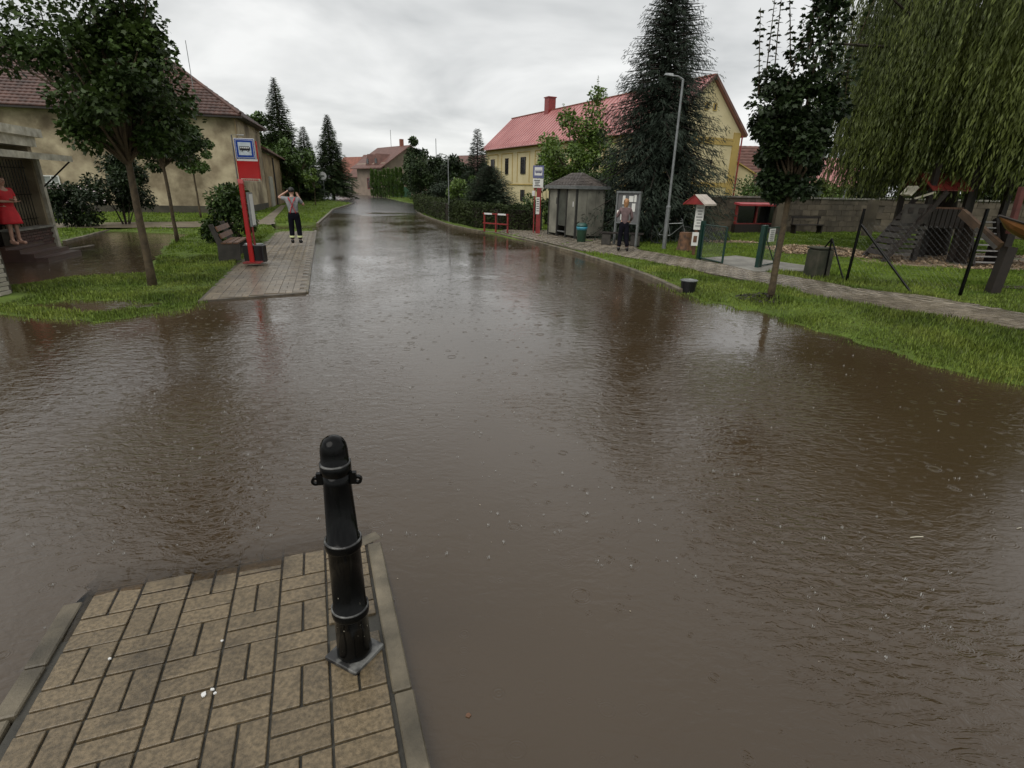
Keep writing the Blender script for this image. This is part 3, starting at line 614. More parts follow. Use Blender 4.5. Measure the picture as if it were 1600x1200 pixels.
# gable plane: x=0, outward = -x. frame with x to the right (= -y local)
FG = FY @ Matrix(((0, 1, 0, 0), (-1, 0, 0, 0), (0, 0, 1, 0), (0, 0, 0, 1)))   # gx = -y local(to the right), gy = x local (inwards), outward = -gy
for x0, x1, z0, z1 in ((.0, .55, 0, EZ), (WY-.75, WY-.02, 0, EZ), (.56, WY-.76, 5.35, 5.65), (.56, WY-.76, 2.25, 2.6)):
    MB(FG).box(((x0+x1)/2, -.03, (z0+z1)/2), (x1-x0, .06, z1-z0)).build('plaster_band', yellow2, yh)
MB(FG).add([(.5, -.04, 5.7), (WY-.6, -.04, 5.7), (WY-.6, -.04, 5.84), (.5, -.04, 5.84), (.5, 0, 5.7), (WY-.6, 0, 5.7), (WY-.6, 0, 5.84), (.5, 0, 5.84)], [(0, 1, 2, 3), (3, 2, 6, 7), (0, 4, 5, 1), (0, 3, 7, 4), (1, 5, 6, 2)]).build('plaster_band', yellow2, yh)
winbox(yh, FG, WY/2-.3, 7.9, .35, .5, yellow2, glassd, mull=False); winbox(yh, FG, WY/2+.55, 7.9, .35, .5, yellow2, glassd, mull=False)
winbox(yh, FG, 4.6, 4.1, .22, .3, woodd, glassd, mull=False)
winbox(yh, FG, 5.0, 1.0, .9, .9, woodd, glassd); 
# long wall, outward = +y local; frame with outward -y: rotate by 180 about z
FL = FY @ Matrix.Rotation(math.pi, 4, 'Z')
MB(FL).box((-LY/2, -.04, 2.25), (LY, .08, .12)).build('string_course', yellow2, yh); MB(FL).box((-LY/2, -.05, 6.0), (LY, .1, .14)).build('cornice', yellow2, yh)
for x in (30.2, 26.4, 22.4, 18.4, 14.4, 10.4, 6.4):
    MB(FL).box((-x, -.02, 5.55), (2.9, .05, .1)).build('plaster_frame', yellow2, yh)
    for s_ in (-1.4, 1.4): MB(FL).box((-x+s_, -.02, 4.0), (.09, .05, 3.0)).build('plaster_frame', yellow2, yh)
for x, w in ((30.2, 1.0), (26.4, .75), (22.4, 1.1), (18.4, 1.1), (14.4, 1.0), (10.4, 1.0), (6.4, 1.0)): winbox(yh, FL, -x, 4.2, w, 1.7, woodd, glassd, y=-.03)
for x in (29.5, 22.4, 14.4): winbox(yh, FL, -x, 1.1, .9, 1.2, woodd, glassd, y=-.03)
# chimney: on ridge at px 872
chp = [FY @ Vector((x, -WY/2, RZ)) for x in (23.5,)][0]
ch = MB(Matrix.Translation((chp.x, chp.y, RZ+.2))).box((0, 0, .35), (.9, .9, 1.9), rz=.48).build('chimney', redp2, yh); MB(Matrix.Translation((chp.x, chp.y, RZ+.2))).box((0, 0, 1.34), (1.05, 1.05, .1), rz=.48).build('chimney_cap', redp2, ch)
# yellow annex right of the gable
AN = at(1143, 300, 47.5); an = root('garden_annex', 'narrow yellow annex with sloping top right of the gable wall', 'annex', (AN.x, AN.y, .2))
MB(Matrix.Translation((AN.x, AN.y, .2))).add([(x, y, z) for y in (0, 3) for x, z in ((0, -.2), (1.6, -.2), (1.6, 3.35), (0, 4.2))], [(0, 1, 2, 3), (7, 6, 5, 4), (0, 4, 5, 1), (1, 5, 6, 2), (2, 6, 7, 3), (3, 7, 4, 0)]).build('wall', yellow, an)
MB(Matrix.Translation((AN.x, AN.y, .2))).bar((-.1, -.05, 4.32), (1.75, -.05, 3.35), .3, .08).build('coping', yellow2, an)
# ---- roofs behind the wall on the right
def simple_house(name, label, p0, p1, depth, ez, rz_, wm, rm, seg=None, rows=12, cat='house', z0=.3, wav=.6):
    p0 = Vector(p0); p1 = Vector(p1); F_ = frame((p0.x, p0.y, z0), (p1.x-p0.x, p1.y-p0.y)); L_ = (p1-p0).length
    r = root(name, label, cat, (p0.x, p0.y, z0)); pf = [(0, -.5), (depth, -.5), (depth, ez), (depth/2, rz_), (0, ez)]
    MB(F_).add([(0, y, z) for y, z in pf]+[(L_, y, z) for y, z in pf], [tuple(range(5)), tuple(range(9, 4, -1))]+[(i, i+5, (i+1) % 5+5, (i+1) % 5) for i in range(5)]).build('wall', wm, r)
    sl = (rz_-ez)/(depth/2)
    roofslab(F_, -.3, L_+.3, [(-.4, ez-.4*sl+.04), (depth/2, rz_+.08)], .1, rm, r); roofslab(F_, -.3, L_+.3, [(depth+.4, ez-.4*sl+.04), (depth/2, rz_+.085)], .1, rm, r)
    if rows: tiled_slope('roof_tiles', F_, [(-.3, -.42, ez-.4*sl+.04), (L_+.3, -.42, ez-.4*sl+.04), (L_+.3, depth/2, rz_+.08), (-.3, depth/2, rz_+.08)], rows, rm, r, wav=wav)
    return r, F_, L_
h1, F1, L1 = simple_house('village_house', 'village house with worn red brown tiled roof and one skylight, behind the wall', at(1120, 300, 62)[:2]+(0,) if False else (at(1120, 300, 62).x, 62, 0), (at(1235, 300, 62).x, 62, 0), 9, 2.6, 6.7, yellow, tile3, rows=14)
MB(F1).box(((at(1195, 300, 62).x-at(1120, 300, 62).x), .62, 3.65), (1.1, .12, 1.0), rx=.73).build('skylight', whitep, h1)
h2, F2, L2 = simple_house('village_shed', 'low shed with bright pink red roof seen beyond the right maple', (at(1262, 300, 48).x, 48, 0), (at(1345, 300, 48).x, 48, 0), 5, 2.75, 4.7, yellow, pinkroof, rows=0, cat='shed')
# ---- distant houses
YF = 92.
def X_(px, Y): return at(px, 300, Y).x
ph = root('dormer_house', 'distant grey brown house with two dormers in its brown roof behind the thuja row', 'house', (X_(603, 88), 88, .3))
c0 = Vector((X_(603, 88), 88, .3)); lf = Vector((X_(560, 96), 96, .3)); FD = frame(c0, (lf.x-c0.x, lf.y-c0.y)); LD = (lf-c0).length   # x to the left along the front
WD = 8.5
wl = mat('grey brown render', (.22, .17, .13), .8, .15, 1)
pf = [(0, -.5), (-WD, -.5), (-WD, 4.9), (-WD/2, 7.6), (0, 4.9)]
MB(FD).add([(0, y, z) for y, z in pf]+[(LD, y, z) for y, z in pf], [tuple(range(5)), tuple(range(9, 4, -1))]+[(i, i+5, (i+1) % 5+5, (i+1) % 5) for i in range(5)]).build('wall', wl, ph)
roofslab(FD, -.7, LD+.6, [(.9, 4.3), (-WD/2, 7.7)], .15, tile3, ph); roofslab(FD, -.7, LD+.6, [(-WD-.9, 4.3), (-WD/2, 7.705)], .15, tile3, ph)
FDo = FD @ Matrix.Rotation(math.pi, 4, 'Z')
winbox(ph, FDo, -2.6, 2.0, .9, 1.5, woodd, glassd); winbox(ph, FDo, -5.9, 2.0, 1.1, 1.7, redp2, glassd)
for x in (2.2, 5.2):
    dm = MB(FD).add([(x-.85, .3, 4.75), (x+.85, .3, 4.75), (x, .3, 6.35), (x, -2.3, 6.35), (x-.85, -.9, 5.35), (x+.85, -.9, 5.35)], [(0, 1, 2), (0, 2, 3, 4), (1, 5, 3, 2), (0, 4, 5, 1)]).build('dormer', tile3, ph)
    MB(FDo).box((-x, -.33, 5.3), (.7, .04, .7)).build('window', glassd, dm)
MB(FD).box((2.2, -WD/2, 8.0), (.5, .5, 1.3)).build('chimney', tile2, ph); MB(FD).tube([(5.8, -WD/2, 6.9), (5.8, -WD/2, 10.2)], .04, 5).build('aerial', greyst, ph)
oh, FO, LO = simple_house('orange_roofed_house', 'distant house with orange tiled roof and white wall at the bend of the road', (X_(520, 118), 118, .6), (X_(556, 113), 113, .6), 7, 3.2, 7.0, mat('white render', (.6, .57, .5), .8, .05, 2), tile2, rows=0)
oh2, _, _ = simple_house('brown_roofed_house', 'distant house with dull brown roof between the orange roof and the dormer house', (X_(549, 106), 106, .6), (X_(572, 104), 104, .6), 8, 3.4, 7.0, wl, tile3, rows=0)
bh, _, _ = simple_house('hidden_house', 'house of which a dull red ridge shows above the dark shrubs in the middle', (X_(690, 84), 84, .4), (X_(742, 80), 80, .4), 8, 3.8, 6.1, wl, tile3, rows=0)
MB().tube([(X_(683, 84)+.0, 84, 5.6), (X_(683, 84), 84, 8.5)], .05, 5).build('aerial', greyst, bh)
# green fence and thuja handled below
gf = root('green_fence', 'green board fence at the bend of the far road', 'fence', (X_(612, 84), 84, .4))
for k in range(14):
    x = X_(612, 84)+k*.22; MB(Matrix.Translation((x, 84-.05*k, .4))).box((0, 0, .75), (.2, .04, 1.5)).build('board', mat('green board', (.03, .09, .05), .5, .2, 4), gf)
for k in (0, 7, 13): MB(Matrix.Translation((X_(612, 84)+k*.22, 84.06-.05*k, .4))).box((0, 0, .85), (.1, .08, 1.7)).build('post', greyst, gf)
# ---- garden wall on the right
def blockwall(label, a, b, h, z0, cell=(.52, .25), limit=300, far=None, m=wallm):
    a = Vector(a); b = Vector(b); F_ = frame((a.x, a.y, z0), (b.x-a.x, b.y-a.y)); L_ = (b-a).length; r = root('garden_wall', label, 'wall', (a.x, a.y, z0))
    MB(F_).box((L_/2, .17, h/2-.15), (L_, .26, h-.02+.3)).build('core', mortar, r)
    nx = int(L_/cell[0]); nz = int(h/cell[1]); cw = L_/nx; chh = h/nz; me = MB().box((0, 0, 0), (cw-.012, .08, chh-.011)).build('block', m, bevel=.008, me_only=True); me.materials.append(m)
    rot = math.atan2(b.y-a.y, b.x-a.x); cnt = 0
    for j in range(nz):
        for i in range(nx):
            x = (i+.5+(.5 if j % 2 else 0))*cw
            if x > L_-cw*.4: continue
            p_ = F_ @ Vector((x, .035+random.uniform(-.012, .012), (j+.5)*chh)); o = bpy.data.objects.new('block', me); COL.objects.link(o); o.parent = r; o.location = p_-r.location; o.rotation_euler = (0, random.uniform(-.01, .01), rot); cnt += 1
    MB(F_).box((L_/2, .15, h+.04), (L_+.05, .42, .08)).build('coping', concrete, r)
    return r, F_, L_
wa = gp(1085, 362, .14); wb = gp(1360, 362, .14); gw, FW, LW = blockwall('grey block garden wall with light coping behind the playground lawn', (wa.x, wa.y, 0), (wb.x, wb.y, 0), 1.72, .12)
wc = gp(1362, 362, .14); we = gp(1760, 382, .14); blockwall('brown block wall behind the play tower, under the willow', (wc.x, wc.y+.1, 0), (we.x, we.y+.1, 0), 1.78, .12, cell=(.7, .3))
for px_ in (1217, 1362):
    q = at(px_, 340, wa.y-.08); MB(Matrix.Translation((q.x, q.y, .12))).box((0, .12, .88), (.36, .36, 1.76)).build('pillar', wallm, gw)
# timber shelter / notice window with red roof in the wall
ka = gp(1143, 363, .14); kb = gp(1211, 363, .14); FK = frame((ka.x, ka.y-.35, .12), (kb.x-ka.x, kb.y-ka.y)); LK = (kb-ka).length
ks = root('wall_kiosk', 'low dark wooden kiosk with narrow red roof against the garden wall', 'kiosk', (ka.x, ka.y-.35, .12))
MB(FK).box((LK/2, .15, .22), (LK, .3, .44)).build('base', woodd, ks); MB(FK).box((LK/2, -.02, 1.42), (LK+.1, .6, .09), rx=.12).build('roof', mat('pinkish red sheet', (.42, .06, .07), .35), ks)
for x in (.05, LK*.46, LK-.05): MB(FK).box((x, .12, .92), (.09, .12, .95)).build('post', redp2, ks)
for x0, x1 in ((.1, LK*.46-.05), (LK*.46+.05, LK-.1)): MB(FK).box(((x0+x1)/2, .17, .92), (x1-x0-.005, .03, .94)).build('pane', glassd, ks)
MB(FK).box((LK/2, .13, .47), (LK-.2, .14, .05)).build('sill', redp2, ks)
# picnic benches by the wall, seen thin and dark
def slim_bench(px0, px1, py, label):
    a = gp(px0, py, .14); b = gp(px1, py, .14); F_ = frame((a.x, a.y, .13), (b.x-a.x, b.y-a.y)); L_ = (b-a).length; r = root('bench', label, 'bench', (a.x, a.y, .13))
    MB(F_).box((L_/2, 0, .42), (L_, .35, .05)).build('seat', woodd, r); MB(F_).box((L_/2, .2, .8), (L_, .04, .12)).build('backrest', woodd, r)
    for x in (.12, L_-.12): MB(F_).box((x, 0, .2), (.07, .32, .4)).build('leg', woodd, r); MB(F_).box((x, .19, .55), (.05, .05, .62)).build('leg', woodd, r)
slim_bench(1236, 1282, 364, 'slim dark bench in front of the garden wall beside the grey pole')
# ---- shop at the left edge
FS = frame((-13.9, 16.5, 0), (.285, -.958))   # x = s towards the viewer along the facade; left normal (.958,.285) = outward (+y)
sh = root('shop', 'small shop with cream canopy over its recessed barred entrance at the left edge', 'shop', (-13.9, 16.5, 0))
MB(FS).box((3.5, -2.9, 1.6), (7, 3.4, 3.3)).build('wall', plaster, sh)
MB(FS).box((.12, -.6, 1.6), (.2, 1.3, 3.2)).build('end_wall', plaster, sh)
MB(FS).box((3.5, -1.1, 3.02), (7.2, 2.5, .30)).build('roof', whitew, sh)
MB(FS).box((3.5, .2, 3.24), (7.6, .14, .22)).build('fascia', whitew, sh)
MB(FS).add([(-.1, .05, 2.62), (7.2, .05, 2.62), (7.2, .95, 2.5), (-.1, .95, 2.5), (-.1, .05, 2.72), (7.2, .05, 2.72), (7.2, .95, 2.66), (-.1, .95, 2.66)], [(0, 3, 2, 1), (4, 5, 6, 7), (0, 1, 5, 4), (1, 2, 6, 5), (2, 3, 7, 6), (3, 0, 4, 7)]).build('canopy', whitew, sh)
MB(FS).tube([(0.02, .06, 1.75), (0.02, .9, 2.5)], .022, 6).build('canopy_stay', woodd, sh)
MB(FS).box((.02, .06, 1.35), (.16, .16, 2.62)).build('pillar', whitew, sh)
MB(FS).box((1.15, -.05, .34), (2.1, .2, .70)).build('plinth_core', mortar, sh)
bm_ = MB().box((0, 0, 0), (.24, .05, .068)).build('brick', brickr, bevel=.003, me_only=True); bm_.materials.append(brickr)
for j in range(9):
    for i in range(8):
        x = .2+i*.25+(.125 if j % 2 else 0)
        if x > 2.1: continue
        o = bpy.data.objects.new('brick', bm_); COL.objects.link(o); o.parent = sh; o.location = (FS @ Vector((x, .06, .04+j*.078)))-sh.location; o.rotation_euler = (0, 0, math.atan2(-.958, .285))
MB(FS).box((1.15, .0, .725), (2.2, .32, .05)).build('sill', concrete, sh)
dr = MB(FS).box((1.3, -.92, 1.75), (2.1, .06, 2.0)).build('shop_window', glassd, sh)
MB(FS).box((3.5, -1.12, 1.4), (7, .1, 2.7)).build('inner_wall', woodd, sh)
mb = MB(FS)
gr_ = None
for k in range(12): MB(FS).tube([(.35+k*.15, -.12, .76), (.35+k*.15, -.12, 2.5)], .011, 5).build('grille_bar', iron, sh)
for z in (.95, 1.6, 2.3): MB(FS).tube([(.25, -.12, z), (2.15, -.12, z)], .011, 5).build('grille_bar', iron, sh)
for k, (x, z, w, h) in enumerate(((.85, 1.15, .5, .35), (1.35, 1.12, .35, .3), (1.1, 1.75, .12, .5))):
    MB(FS).box((x, -.87, z), (w, .02, h)).build('poster', [mat('poster blue', (.18, .3, .4), .4), whitep, paper][k], sh)
for k in range(3): MB(FS).box((1.9+.0*k, .30+.28*k, .30-.1*k-.2), (1.9, .30, .40+.0*k)).build('step', mat('wet red brown tiles', (.06, .03, .022), .3, .2, 3), sh)
MB(FS).box((1.9, .06, .15), (1.9, .2, .42)).build('step', MATS['wet red brown tiles'], sh)
# white brick wall pier in the left foreground
FP = frame((-9.18, 9.35, 0), (-1, -.05)); pr = root('brick_pier', 'white brick pier with grey notice panel at the left edge of the picture', 'wall', (-9.18, 9.35, 0))
MB(FP).box((1.0, -.2, .55), (2.0, .34, 1.3)).build('core', mortar, pr)
bw = MB().box((0, 0, 0), (.24, .05, .066)).build('brick', brickw, bevel=.004, me_only=True); bw.materials.append(brickw)
for j in range(16):
    for i in range(8):
        x = .13+i*.25+(.125 if j % 2 else 0); z = .01+j*.077
        if x > 1.95: continue
        o = bpy.data.objects.new('brick', bw); COL.objects.link(o); o.parent = pr; o.location = (FP @ Vector((x, -.01, z)))-pr.location+Vector((0, 0, 0)); o.rotation_euler = (0, 0, math.atan2(-.05, -1))
for j in range(16):
    o = bpy.data.objects.new('brick', bw); COL.objects.link(o); o.parent = pr; o.location = (FP @ Vector((-.01, -.16-.03*(j % 2), .01+j*.077)))-pr.location; o.rotation_euler = (0, 0, math.atan2(-.05, -1)+math.pi/2)
MB(FP).box((1.1, .035, .82), (2.0, .04, .52)).build('notice_panel', mat('grey panel', (.40, .42, .42), .4, .06, 3), pr)
MB(FP).box((1.0, -.18, 1.24), (2.1, .44, .06)).build('coping', tile3, pr)
# low side wall in the picture: the visible pier side faces the camera
# ------------------------------------------------------------------ vegetation
LOBE = [(0, 0, 0), (.18, -.34, .03), (.42, -.30, .05), (.50, -.5, .02), (.66, -.2, .04), (1.0, 0, -.06), (.66, .2, .04), (.50, .5, .02), (.42, .30, .05), (.18, .34, .03)]
LOBEF = [tuple(range(10))]
OVAL = [(0, 0, 0), (.35, -.28, .05), (.75, -.2, .02), (1, 0, -.08), (.75, .2, .02), (.35, .28, .05)]; OVALF = [tuple(range(6))]
SLIM = [(0, 0, 0), (.45, -.11, .01), (1, 0, -.03), (.45, .11, .01)]; SLIMF = [(0, 1, 2, 3)]
def leaves(name, P, D, size, m, parent, tmpl='lobe', tint=None, sv=.35):
    TV, TF = {'lobe': (LOBE, LOBEF), 'oval': (OVAL, OVALF), 'slim': (SLIM, SLIMF)}[tmpl]
    N = len(P); X, Y, Z = frames(D, RS.uniform(-1.0, 1.0, N)); s_ = (size*(1+sv*(RS.rand(N)*2-1)))[:, None]
    V, F, tt = scatter(TV, TF, P, X*s_, Y*s_, Z*s_, tint)
    return link(name, npmesh(name, V, F, tt), m, parent)
def clumps(C, R, n, squash=.8):
    """points in fuzzy balls round centres; returns points and outward dirs"""
    k = RS.randint(0, len(C), n); d = rdir(n); r = R[k]*RS.rand(n)**.45
    P = C[k]+d*r[:, None]*np.array([1, 1, squash]); D = d*.8+rdir(n)*.7+np.array([0, 0, -.35]); return P, D, k
def limbs(parent, start, C, r0, m, name='limbs', sub=1, droop=0.):
    mb = MB()
    for c in C:
        s_ = Vector(start)+Vector((0, 0, random.uniform(0, .25)*(c[2]-start[2]))); e = Vector(c); mid = s_.lerp(e, .5)+Vector((random.uniform(-.1, .1), random.uniform(-.1, .1), (e-s_).length*.08))
        mb.tube([s_, mid, e], [r0*.5, r0*.3, r0*.1], 5)
    return mb.build(name, m, parent, world=False)
def shoots(parent, bases, dirs, lens, m, mstem, size=.07):
    mb = MB(); P = []; D = []
    for b, d, L_ in zip(bases, dirs, lens):
        b = Vector(b); d = Vector(d).normalized(); bend = Vector((random.uniform(-.06, .06), random.uniform(-.06, .06), 0))*L_
        mb.tube([b, b+d*L_*.5+bend*.3, b+d*L_+bend], [.012, .009, .005], 4)
        n = int(L_/.085)
        for k in range(n):
            t_ = (k+.5)/n; q = b+d*L_*t_+bend*t_*t_; a = k*1.6+random.random()
            for s_ in (0, math.pi): P.append(q); D.append((math.cos(a+s_), math.sin(a+s_), -.1))
    mb.build('shoots', mstem, parent, world=False, kind='stuff')
    P = np.array(P); D = np.array(D); leaves('shoot_leaves', P, D, size*1.35, m, parent)
def maple(label, base, lean, trunk_h, tr, cc, cr, ncl, nleaf, lsize, m, nshoot=0, shbase=None, cut=None, group=None, shl=(.6, 1.4), name='maple_tree', barkm=bark, cat='tree', tmpl='lobe', asym=None):
    base = Vector(base); r = root(name, label, cat, base, group)
    lean = Vector(lean); pts = [Vector((0, 0, -.15))]+[Vector((lean.x*t_+random.uniform(-.012, .012), lean.y*t_, trunk_h*t_)) for t_ in (.15, .35, .55, .8, 1.)]+[Vector((lean.x*1.15, lean.y*1.15, cc[2]))]
    MB().tube(pts, [tr*1.35, tr*1.05, tr*.95, tr*.9, tr*.85, tr*.8, tr*.35], 10).build('trunk', barkm, r, smooth=True, world=False)
    C = []; R_ = []
    for k in range(ncl):
        d = rdir(1)[0]; rad = RS.rand()**.4
        c = np.array(cc)+d*np.array(cr)*rad
        C.append(c); R_.append((.16+.13*RS.rand())*min(cr))
    C = np.array(C); R_ = np.array(R_)
    if cut is not None: ok_ = ~cut(C); C, R_ = C[ok_], R_[ok_]
    if asym is not None:
        E_ = np.array(asym); C = np.vstack([C, E_[:, :3]]); R_ = np.r_[R_, E_[:, 3]]
    limbs(r, (lean.x, lean.y, trunk_h), C, tr, barkm)
    P, D, k = clumps(C, R_*1.35, nleaf); tint = np.clip(RS.rand(len(P))*.7+RS.rand(len(C))[k]*.3, 0, 1)
    leaves('crown', P, D, lsize, m, r, tmpl, tint)
    if nshoot:
        hi = C[np.argsort(-C[:, 2])[:max(6, nshoot)]]; b = [hi[i % len(hi)] for i in range(nshoot)] if shbase is None else shbase
        shoots(r, b, [(random.uniform(-.35, .35), random.uniform(-.3, .3), 1) for _ in b], [random.uniform(*shl) for _ in b], m, barkm)
    return r
# big maple at the left: crown reaches up and left beyond the frame
g_ = gp(238, 445, .08); gz = zg(g_.x, g_.y)
asym = [(-1.6, -.3, 4.0, .38), (-2.0, -.2, 4.45, .24), (-1.45, -.2, 4.3, .4), (-1.5, .3, 4.75, .26), (-1.0, .1, 4.5, .42), (.75, .2, 3.1, .45), (.95, .1, 3.5, .35), (.75, 0, 4.0, .4), (-.05, 0, 5.3, .42), (-.1, .1, 5.8, .38), (.0, 0, 4.9, .5), (-.2, 0, 6.3, .3), (.3, .1, 4.7, .4), (.6, .2, 4.6, .32)][:]
asym = [q for q in asym if q[:3] != (-1.5, .3, 4.75)]
maple('large dark maple with a leaning slim trunk on the left grass by the shop', (g_.x, g_.y, gz), (0, .05, 0), 2.2, .072, (.06, .1, 3.5), (1.15, 1.1, 1.2), 46, 24000, .085, leafd, 16, shl=(.7, 1.6), asym=asym, group=None, cut=lambda C: (C[:, 0] < -.4) & (C[:, 2] > 3.95))
g_ = gp(277, 375, .1); maple('slim maple behind the large one, its trunk standing on the strip beyond the puddle', (g_.x, g_.y, zg(g_.x, g_.y)), (0, 0, 0), 2.35, .06, (0.05, 0, 3.9), (1.35, 1.2, 1.5), 30, 9000, .10, leafd, 8)
g_ = gp(311, 322, .1); g_ = Vector((g_.x*31/g_.y, 31, 0)); maple('small brighter maple in front of the tan house corner', (g_.x, g_.y, zg(g_.x, g_.y)), (0, 0, 0), 2.3, .05, (0, 0, 3.6), (1.15, 1.0, 1.25), 24, 5200, .11, leafm, 0)
# right maple with tall shoots
g_ = gp(1203, 468, .1); asym = [(-.6, 0, 3.4, .3), (-.65, 0, 3.75, .22), (-.05, 0, 4.3, .34), (.05, 0, 4.7, .28), (.3, 0, 3.9, .36), (0.1, 0, 5.05, .22)]
maple('young maple with tall bare-looking shoots standing on the right lawn at the water', (g_.x, g_.y, zg(g_.x, g_.y)), (.0, 0, 0), 1.9, .062, (-.12, .1, 2.9), (.70, .72, 1.05), 52, 18000, .084, leafk, 14, shl=(1.0, 1.7), asym=asym, shbase=[(-.85, 0, 3.5), (-.6, .1, 3.8), (-.5, -.2, 3.6), (-.3, .1, 3.9), (-.2, -.1, 4.1), (-.7, .2, 3.7), (-.4, 0, 4.0), (-.05, .2, 4.0), (.1, 0, 4.4), (.2, -.2, 4.0), (.35, .1, 4.0), (.5, .1, 3.6), (.62, -.1, 3.3), (.0, 0, 4.6)])
# mulch heap at its foot
n = 500; rr_ = RS.rand(n)**.6*.45; a = RS.rand(n)*6.28; P = np.stack([g_.x-.12+rr_*np.cos(a)*1.2, g_.y+.02+rr_*np.sin(a), .12+.09*np.exp(-(rr_/.22)**2)+RS.rand(n)*.02], 1)
X, Y, Z = frames(rdir(n)*np.array([1, 1, .3])); s_ = (.03+.04*RS.rand(n))[:, None]; V, F, tt = scatter(OVAL, OVALF, P, X*s_, Y*s_, Z*s_); tag(link('mulch', npmesh('mulch', V, F, tt), woodd), 'dark heap of mulch and dead leaves round the young right maple', 'mulch', kind='stuff')
# conifers
TWIG = []; TWF = []
for k in range(9):
    t_ = k/9; b = len(TWIG)
    for s_ in (-1, 1):
        b = len(TWIG); TWIG += [(t_, 0, 0), (t_+.13, s_*.0, .03), (t_+.20, s_*.20*(1-.4*t_), -.06+.06*s_)]; TWF.append((b, b+1, b+2))
b = len(TWIG); TWIG += [(0, -.02, 0), (0, .02, 0), (1.08, 0, -.02)]; TWF.append((b, b+1, b+2))
def conifer(name, label, base, H, R, m, nb, nt, tw, droop=.35, z0=.05, trunk_r=None, hang=2.2, sag=.1, group=None, pw=.8, seed=0, vis=True, cat='tree', barkm=barkd):
    r = root(name, label, cat, base, group); base = Vector(base)
    tr = trunk_r or H*.018
    MB().tube([(0, 0, -.2), (.02, 0, H*.3), (0, .02, H*.6), (0, 0, H*.98)], [tr*1.2, tr, tr*.6, .012], 8).build('trunk', barkm, r, smooth=True, world=False)
    mb = MB(); P = []; D = []; S_ = []; T_ = []
    for i in range(nb):
        t_ = z0+(1-z0)*((i+.5)/nb)**.92; z = H*t_; L_ = R*(1-t_)**pw*random.uniform(.62, 1.12)+.05; a = i*2.399+random.uniform(-.4, .4)
        dx, dy = math.cos(a), math.sin(a); up = .25*(t_)-.0; pts = []; tt_ = random.random()
        for q in range(6):
            s_ = q/5; pts.append(Vector((dx*L_*s_, dy*L_*s_, z+L_*(up*s_-droop*(1.15-t_)*(s_**1.3)*1.6+.25*droop*s_**4))))
        mb.tube(pts[:5], [tr*.20*(1-.95*q/5)+.002 for q in range(5)], 4)
        n = max(4, int(nt*L_/R))
        for k in range(n):
            s_ = .12+.88*((k+random.random())/n); f_ = s_*5; i0 = min(4, int(f_)); q = pts[i0].lerp(pts[i0+1], f_-i0); side = random.choice((-1, 1)); fall = random.uniform(.15, 1.)
            w = tw*(1-.45*s_)*random.uniform(.6, 1.25)*(.4+.6*(1-t_))
            sw_ = random.random()*(.30*L_*(1.15-s_)+.08); q = q+Vector((-dy*side*sw_+dx*sw_*.3, dx*side*sw_+dy*sw_*.3, -sw_*droop*1.2-random.random()*sag*(.3+.7*(1-t_)))); P.append(q); D.append((dx*.6-dy*side*.7, dy*.6+dx*side*.7, -fall*droop*hang+.1)); S_.append(w); T_.append(.3*tt_+.7*random.random())
        P.append(pts[-2]); D.append(tuple(pts[-1]-pts[-3])); S_.append(tw*(.35+.5*(1-t_))); T_.append(tt_)
    mb.build('branches', barkm, r, world=False)
    P = np.array(P); D = np.array(D); s_ = np.array(S_)[:, None]; n = len(P)
    X, Y, Z = frames(D, RS.uniform(-.8, .8, n)); V, F, tt = scatter(TWIG, TWF, P, X*s_, Y*s_, Z*s_, np.array(T_)); link('crown', npmesh('crown', V, F, tt), m, r)
    return r
g_ = gp(1016, 372, .12); conifer('spruce_tree', 'tall drooping dark spruce beside the notice board, higher than the picture', (g_.x, g_.y, .1), 10.8, 4.2, needle, 520, 190, .34, sag=.42, hang=3.4, droop=.40, z0=.10, trunk_r=.2, pw=.86)
def ground_at(px, Y): q = at(px, 300, Y); return (q.x, Y, zg(q.x, Y))
conifer('spruce_tree', 'tallest of the spruces beyond the fireman on the left of the road', ground_at(448, 64), 12.2, 4.1, needle2, 360, 85, .7, sag=.4, droop=.25, z0=.08, pw=.95)
conifer('spruce_tree', 'spruce with a short bare trunk beside the round traffic sign', ground_at(521, 72), 9.8, 3.9, needle2, 330, 85, .7, sag=.4, droop=.25, z0=.12, pw=.95)
conifer('spruce_tree', 'narrow spruce between the tallest and the one by the traffic sign', ground_at(483, 62), 7.4, 2.2, needle2, 240, 60, .6, droop=.2, z0=.08)
conifer('spruce_tree', 'small pointed spruce left of the yellow house', ground_at(746, 50), 6.5, 1.9, needle3, 200, 46, .55, droop=.15, z0=.05)
# leafy trees
def bush(name, label, base, R, H, n, ls, m, ncl=14, tmpl='oval', group=None, cat='shrub', stem=True, barkm=barkd, z0=.0):
    r = root(name, label, cat, base, group); C = []; Rr = []
    for k in range(ncl):
        a = RS.rand()*6.28; q = RS.rand()**.5; z = z0+(H-z0)*(.12+.76*RS.rand()); w = math.sqrt(max(.05, 1-((z-z0)/(H-z0)*1.0-.35)**2/.55)); C.append((math.cos(a)*q*R*w*.75, math.sin(a)*q*R*w*.75, z)); Rr.append(min(R, H)*(.26+.16*RS.rand()))
    C = np.array(C); Rr = np.array(Rr); n = int(n*1.9); P, D, k = clumps(C, Rr, n, .85); P[:, 2] = np.maximum(P[:, 2], .03+z0*.5)
    if stem:
        mb = MB()
        for c in C[:8]: mb.tube([(c[0]*.1, c[1]*.1, -.1), (c[0]*.4, c[1]*.4, c[2]*.5), tuple(c)], [.035, .02, .008], 5)
        mb.build('stems', barkm, r, world=False)
    leaves('crown', P, D, ls, m, r, tmpl, np.clip(RS.rand(len(P))*.7+RS.rand(len(C))[k]*.3, 0, 1)); return r
